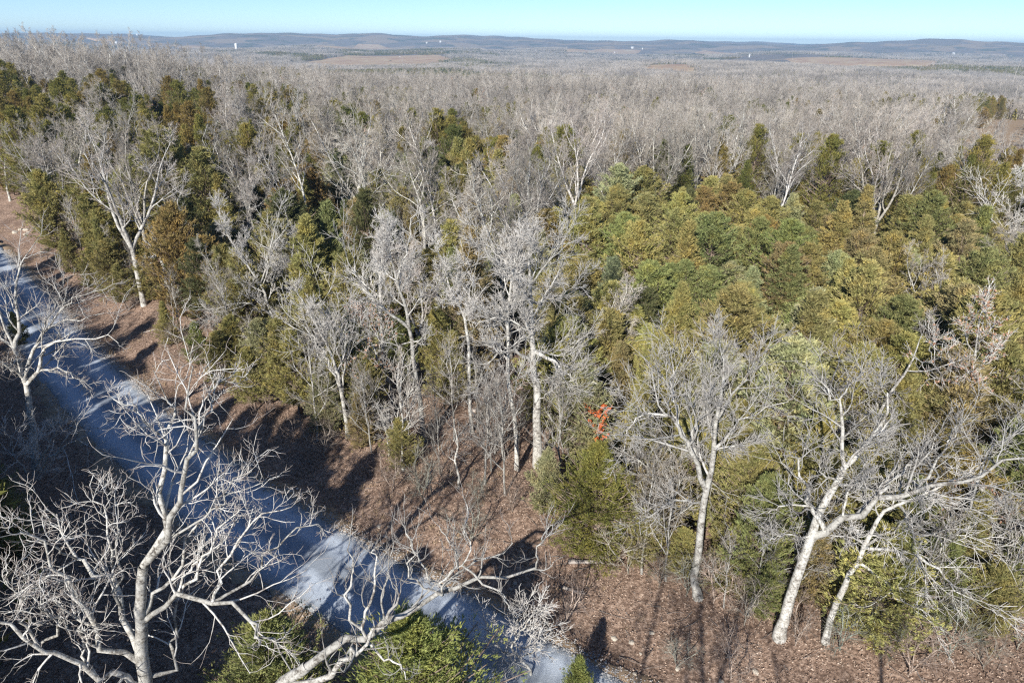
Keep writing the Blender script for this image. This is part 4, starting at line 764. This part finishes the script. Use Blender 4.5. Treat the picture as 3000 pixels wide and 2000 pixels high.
# ------------------------------------------------------------------ logs, stones
def log(label, p0, p1, r, bark='log'):
    a, b = gnd(*p0), gnd(*p1); K = 9; t = np.linspace(0, 1, K)[:, None]; P = a + (b - a)*t; P += rng.normal(size=P.shape)*0.03; P[:, 2] = T(P[:, 0], P[:, 1]) + r*0.7
    R = np.linspace(r, r*.55, K)*rng.uniform(.9, 1.1, K); o = root('fallen_log', tuple(a), label, 'log')
    v, f = tubes(P[None], R[None], 9); obj('trunk', build_mesh('trunk', [(v - a, f, 0), (np.concatenate([v[:9], v[-9:]]) - a, np.array([list(range(9)), list(range(17, 8, -1))]), 0)], [M[bark]]), o)
    d = nrm((b - a)[None])[0]
    for q in (0.45, 0.75):
        c = a + (b - a)*q; c[2] = T(c[0], c[1]) + r; e = grow(c[None], nrm(np.array([[d[1], -d[0], .9]]) + rng.normal(size=(1, 3))*.4), np.array([.5]), 4, .1, 0, np.array([r*.4]), .01)
        obj('branch_stub', build_mesh('branch_stub', [(tubes(*e, 6)[0] - a, tubes(*e, 6)[1], 0)], [M[bark]]), o)
log('grey fallen log lying at the foot of the dark green cedar', (1665, 1648), (1770, 1648), 0.13)
log('short pale fallen log on the leaves below the dark green cedar', (1650, 1722), (1712, 1742), 0.10)
log('thin grey fallen branch lying on the shaded bank at left', (420, 975), (520, 950), 0.05)
log('pale log lying in the wood behind the central trunks', (1385, 1205), (1425, 1208), 0.14)
log('reddish-brown rotten log behind the central oak', (1535, 1200), (1545, 1130), 0.2, 'cedar_bark')
def stone_mesh(seed):
    r = np.random.default_rng(seed); th = np.linspace(0, math.pi, 6); ph = np.arange(8)/8*2*math.pi
    V = np.array([[math.sin(a)*math.cos(b), math.sin(a)*math.sin(b), math.cos(a)*.6] for a in th for b in ph])*(1 + r.normal(0, .13, (48, 1)))
    F = np.array([(i*8 + j, (i + 1)*8 + j, (i + 1)*8 + (j + 1) % 8, i*8 + (j + 1) % 8) for i in range(5) for j in range(8)])
    return build_mesh('stone', [(V, F, 0)], [M['stone']], False)
SM = [stone_mesh(k) for k in range(4)]
for k in range(46):
    x, y = [(1855 + R_.normal(0, 55), 1900 + R_.normal(0, 35)), (1480 + R_.normal(0, 60), 1775 + R_.normal(0, 30)), (1080 + R_.normal(0, 40), 1555 + R_.normal(0, 14)), (830 + R_.normal(0, 40), 1440 + R_.normal(0, 10)), (2100 + R_.normal(0, 80), 1970 + R_.normal(0, 25)), (70 + R_.normal(0, 30), 680 + R_.normal(0, 4))][k % 6]
    b = gnd(x, y); o = obj('stone', SM[k % 4], loc=tuple(b + np.array([0, 0, .01]))); s = R_.uniform(.05, .14)*(3.0 if k % 6 == 5 else 1); o.scale = (s*1.3, s, s); o.rotation_euler = (0, 0, R_.uniform(0, 6.28))
    tag(o, place_label('pale roadside limestone rock', (x, y), False), 'stone', 'pale stones along the road verge')

# ------------------------------------------------------------------ leaf litter, dry grass, loose gravel
def in_view(p, m=60): q = proj(p); return (q[:, 0] > -m) & (q[:, 0] < 3000 + m) & (q[:, 1] < 2000 + m)
xs = np.stack([R_.uniform(-70, 40, 380000), R_.uniform(17, 75, 380000)], 1); d = road_d(xs[:, 0], xs[:, 1])
keep = (np.abs(d) > RW/2 + 0.7 + 0.9*R_.normal(size=len(d))) & (R_.uniform(0, 1, len(d)) < np.clip(1.25 - np.hypot(xs[:, 0], xs[:, 1])/85, .1, 1)); xs = xs[keep]
p = np.concatenate([xs, (T(xs[:, 0], xs[:, 1]) + 0.03 + R_.uniform(0, .05, len(xs)))[:, None]], 1); p = p[in_view(p)][:130000]
tag(obj('leaf_litter', build_mesh('leaf_litter', [(*leaf_quads(p, 0.105, R_, 0.72), 0)], [M['litter']], False)), 'brown fallen leaves carpeting the bank and wood floor', 'leaves', kind='stuff')
xs = np.stack([R_.uniform(-75, 35, 60000), R_.uniform(17, 90, 60000)], 1); d = road_d(xs[:, 0], xs[:, 1])
pr = 0.55*np.exp(-((d - RW/2 - 1.4)/1.2)**2) + 0.25*np.exp(-((d + RW/2 + 1.5)/1.2)**2) + .10*(d > RW/2 + 2)*(d < RW/2 + 9); pr = pr*np.clip(wob(xs[:, 0], xs[:, 1], 5, 19)*1.5 + .5, 0, 1.5)
xs = xs[R_.uniform(0, 1, len(d)) < pr]; p = np.concatenate([xs, T(xs[:, 0], xs[:, 1])[:, None]], 1); p = p[in_view(p)][:9000]
n = len(p); i6 = np.repeat(np.arange(n), 6); b = p[i6] + R_.normal(size=(n*6, 3))*np.array([.06, .06, 0]); tipd = nrm(R_.normal(size=(n*6, 3))*np.array([.5, .5, .1]) + UP)*R_.uniform(.15, .45, (n*6, 1)); sd = nrm(np.cross(tipd, R_.normal(size=(n*6, 3))))*.012
V = np.stack([b - sd, b + sd, b + tipd], 1).reshape(-1, 3)
tag(obj('dry_grass', build_mesh('dry_grass', [(V, np.arange(len(V)).reshape(-1, 3), 0)], [M['grass']], False)), 'tan dry grass growing along the road verge', 'grass', kind='stuff')
aa = R_.uniform(-100, 5, 26000); side = np.where(R_.uniform(0, 1, 26000) < .65, 1, -1); off = side*(RW/2 + R_.normal(-.05, .38, 26000)); nn = np.interp(aa, EA, EN) - RW/2 + off
x = .722*aa + .692*nn; y = -.692*aa + .722*nn; p = np.stack([x, y, T(x, y) + .03], 1); p = p[in_view(p)]
n = len(p); s = R_.uniform(.02, .055, (n, 1, 1)); oc = np.array([[1, 0, 0], [0, 1, 0], [-1, 0, 0], [0, -1, 0], [0, 0, .8]]); V = p[:, None, :] + oc[None]*s*R_.uniform(.7, 1.2, (n, 5, 1))
F = (np.arange(n)[:, None, None]*5 + np.array([[0, 1, 4], [1, 2, 4], [2, 3, 4], [3, 0, 4]])[None]).reshape(-1, 3)
tag(obj('loose_gravel', build_mesh('loose_gravel', [(V, F, 0)], [M['pebble']], False)), 'loose grey stones along both edges of the gravel road', 'gravel', kind='stuff')
xs = np.stack([R_.uniform(-60, 40, 9000), R_.uniform(17, 70, 9000)], 1); d = road_d(xs[:, 0], xs[:, 1]); xs = xs[(np.abs(d) > RW/2 + 1.2)]
p = np.concatenate([xs, (T(xs[:, 0], xs[:, 1]) + .05)[:, None]], 1); p = p[in_view(p)][:3200]; az = R_.uniform(0, 6.28, len(p)); dr_ = np.stack([np.cos(az), np.sin(az), R_.normal(0, .12, len(p))], 1)
Ps, Rs = grow(p, dr_, R_.uniform(.4, 2.0, len(p)), 4, .16, 0, R_.uniform(.008, .028, len(p)), .005)
tag(obj('fallen_sticks', build_mesh('fallen_sticks', [(*tubes(Ps, Rs, 3), 0)], [M['log']])), 'grey fallen sticks strewn over the leaf litter', 'sticks', kind='stuff')
def verge(sgn, lab):
    aa = np.arange(-150, 30, .6); u = np.linspace(0, 1, 7); nn = np.interp(aa, EA, EN) - RW/2 + sgn*RW/2; wv = 1.0 + .45*np.sin(aa*.55) + .35*np.sin(aa*1.3 + 2) + .25*np.sin(aa*3.1)
    n = nn[:, None] + sgn*(-.1 + u[None]*np.clip(wv, .35, 2)[:, None]); a = np.repeat(aa[:, None], 7, 1); x = .722*a + .692*n; y = -.692*a + .722*n; z = T(x, y) + .02*np.sin(u*math.pi)[None] + .004
    z[:, [0, -1]] -= .06; W = np.stack([x, y, z], -1); B = 7; i = (np.arange(len(aa) - 1)[:, None]*B + np.arange(B - 1)[None]).ravel()
    tag(obj('road_verge', build_mesh('road_verge', [(W, np.stack([i, i + 1, i + B + 1, i + B] if sgn < 0 else [i, i + B, i + B + 1, i + 1], 1), 0)], [M['dirt']])), lab, 'verge', kind='structure')
verge(1, 'tan clay verge along the far edge of the gravel road'); verge(-1, 'tan clay verge along the near edge of the gravel road')

# ------------------------------------------------------------------ far buildings, poles
def bx(x0, x1, y0, y1, z0, z1):
    V = np.array([(x, y, z) for z in (z0, z1) for y in (y0, y1) for x in (x0, x1)], float); return V, np.array([(0, 2, 3, 1), (4, 5, 7, 6), (0, 1, 5, 4), (2, 6, 7, 3), (0, 4, 6, 2), (1, 3, 7, 5)])
def house(px, py, wid, dep, ht, label, roofm='roof', rz=0.0, lift=0, cat='house', nm='farm_house'):
    wid, dep, ht = wid*.46, dep*.46, ht*.42
    b = march(px, py); b[2] = float(T(b[0], b[1])) + lift; o = root(nm, tuple(b), label, cat, None, rz)
    obj('wall', build_mesh('wall', [(*bx(-wid/2, wid/2, -dep/2, dep/2, -2 - lift, ht), 0)], [M['white']], False), o)
    rh = dep*.35; V = np.array([(-wid/2 - .4, -dep/2 - .4, ht), (wid/2 + .4, -dep/2 - .4, ht), (wid/2 + .4, dep/2 + .4, ht), (-wid/2 - .4, dep/2 + .4, ht), (-wid/2 - .4, 0, ht + rh), (wid/2 + .4, 0, ht + rh)])
    me = build_mesh('roof', [(V, np.array([(0, 1, 5, 4), (2, 3, 4, 5), (3, 2, 1, 0)]), 0), (V, np.array([(0, 4, 3), (1, 2, 5)]), 0)], [M[roofm]], False); obj('roof', me, o)
    for k in (-.3, .3): obj('window', build_mesh('window', [(*bx(wid*k - .7, wid*k + .7, -dep/2 - .05, -dep/2 + .05, ht*.4, ht*.75), 0)], [M['pane']], False), o)
    obj('door', build_mesh('door', [(*bx(-.6, .6, -dep/2 - .06, -dep/2 + .05, 0, min(2.2, ht*.8)), 0)], [M['pane']], False), o)
house(340, 128, 26, 12, 6, 'long white farm building left of the bare treetops at upper left', 'white_roof', .1, 8, 'barn', 'barn'); house(358, 128, 14, 10, 6, 'white farm house at the right end of the long white building', 'white_roof', .2, 8)
house(402, 104, 30, 16, 8, 'white house below the mast on the left ridge', 'white_roof', 0, 8); house(409, 104, 24, 14, 7, 'small white shed beside the house below the mast', 'white_roof', .3, 8, 'shed', 'shed')
house(1172, 170, 13, 9, 6, 'white house standing in the wide tan pasture', 'white_roof', .5, 1); house(1168, 171, 6, 5, 3, 'small white shed left of the house in the tan pasture', 'white_roof', .1, 1, 'shed', 'shed')
house(1290, 125, 26, 14, 8, 'white farm house in distant woods above the tan pasture', 'white_roof', .1, 7); house(1250, 128, 22, 10, 6, 'grey roofed barn left of the distant farm house', 'roof', .2, 7, 'barn', 'barn')
house(1852, 143, 34, 16, 8, 'long pale roofed barn in the distant valley right of centre', 'white_roof', 0, 7, 'barn', 'barn'); house(1800, 158, 12, 9, 5, 'small white house below the long pale roofed barn', 'white_roof', .3, 8); house(1882, 145, 16, 10, 7, 'grey house right of the long pale roofed barn', 'roof', -.2, 6)
house(2195, 168, 12, 8, 6, 'white house behind the cedar line at right', 'white_roof', .2, 10); house(2792, 162, 30, 14, 7, 'white roofed barn in the distant valley at right', 'white_roof', .1, 8, 'barn', 'barn'); house(2776, 180, 9, 7, 5, 'small white shed at the end of the rust-brown field', 'white_roof', .2, 6, 'shed', 'shed'); house(2712, 174, 12, 8, 5, 'pale house beyond the rust-brown field', 'roof', .2, 6)
def silo():
    b = march(694, 152); b[2] = float(T(b[0], b[1])); d = math.hypot(b[0], b[1]); s = d/2000.0; o = root('silo', tuple(b), 'white concrete silo standing in the valley at upper left', 'silo')
    z = np.array([-3, 0, 5, 10, 15, 18, 19.4, 20.2])*s; r = np.array([3.6, 3.6, 3.5, 3.5, 3.5, 3.5, 2.6, .4])*s; P = np.stack([0*z, 0*z, z], 1)[None]
    v, f = tubes(P, r[None], 20); k = 5*20; obj('wall', build_mesh('wall', [(v, f[:100], 0)], [M['white']]), o); obj('roof', build_mesh('roof', [(v, f[100:], 0)], [M['white_roof']]), o)
silo()
def pole(base, top, label, arm=True):
    b = march(*base); b[2] = float(T(b[0], b[1])); Y = b[1]; t = at(*top, Y); h = max(7.0, t[2] - b[2]); o = root('utility_pole', tuple(b), label, 'pole')
    P = np.array([[[0, 0, -.5], [0, 0, h*.5], [t[0] - b[0], 0, h]]]); obj('pole', build_mesh('pole', [(*tubes(P, np.array([[.19, .16, .13]]), 8), 0)], [M['pole']]), o)
    if arm: obj('crossarm', build_mesh('crossarm', [(np.add(bx(-1.2, 1.2, -.07, .07, h - .75, h - .6)[0], [t[0] - b[0], 0, 0]), bx(0, 1, 0, 1, 0, 1)[1], 0)], [M['pole']], False), o)
pole((2962, 262), (2992, 176), 'tall pale utility pole beside the track at the upper right corner'); pole((2972, 292), (2982, 256), 'shorter utility pole in front of the tall pale one at upper right')
pole((1178, 196), (1178, 170), 'thin utility pole in front of the white house in the tan pasture'); pole((2004, 178), (2004, 160), 'thin pale utility pole left of the cedar line'); pole((2234, 182), (2234, 158), 'thin pale utility pole right of the house behind the cedars'); pole((2321, 178), (2321, 158), 'thin pale pole at the left end of the rust-brown field')
def mast():
    b = march(418, 102); b[2] = float(T(b[0], b[1])); d = math.hypot(b[0], b[1]); h = 14/2000*d + 10; o = root('radio_mast', tuple(b), 'thin radio mast on the left ridge against the sky', 'mast')
    s = .35; leg = np.array([[[s*math.cos(a)*3, s*math.sin(a)*3, 0], [s*math.cos(a), s*math.sin(a), h]] for a in (0, 2.09, 4.19)])
    for q in leg: obj('leg', build_mesh('leg', [(*tubes(q[None], np.full((1, 2), .22), 4), 0)], [M['steel']]), o)
    br = []
    for k in range(14):
        for a in range(3): t0, t1 = k/14, (k + 1)/14; br.append([leg[a, 0] + (leg[a, 1] - leg[a, 0])*t0, leg[(a + 1) % 3, 0] + (leg[(a + 1) % 3, 1] - leg[(a + 1) % 3, 0])*t1])
    obj('bracing', build_mesh('bracing', [(*tubes(np.array(br), np.full((len(br), 2), .1), 3), 0)], [M['steel']]), o)
mast()

# ------------------------------------------------------------------ haze over the whole valley
GX, GY = np.meshgrid(np.linspace(-13000, 13000, 600), np.linspace(-60, 11500, 600)); HTOP = float(T(GX, GY).max()) + 14.0
def haze():
    me = build_mesh('haze', [(*bx(-15000, 15000, -150, 12500, -140, HTOP), 0)], [], False); o = obj('haze', me)
    m = bpy.data.materials.new('thin_blue_haze'); m.use_nodes = True; n, l = m.node_tree.nodes, m.node_tree.links; n.remove(n['Principled BSDF'])
    v = n.new('ShaderNodeVolumePrincipled'); v.inputs['Color'].default_value = (0.47, 0.72, 1.0, 1); v.inputs['Density'].default_value = 1.15e-4; v.inputs['Anisotropy'].default_value = 0.0
    l.new(v.outputs[0], n['Material Output'].inputs['Volume']); me.materials.append(m); tag(o, 'thin blue haze lying over the valley and the far hills', 'haze', kind='stuff')
haze()
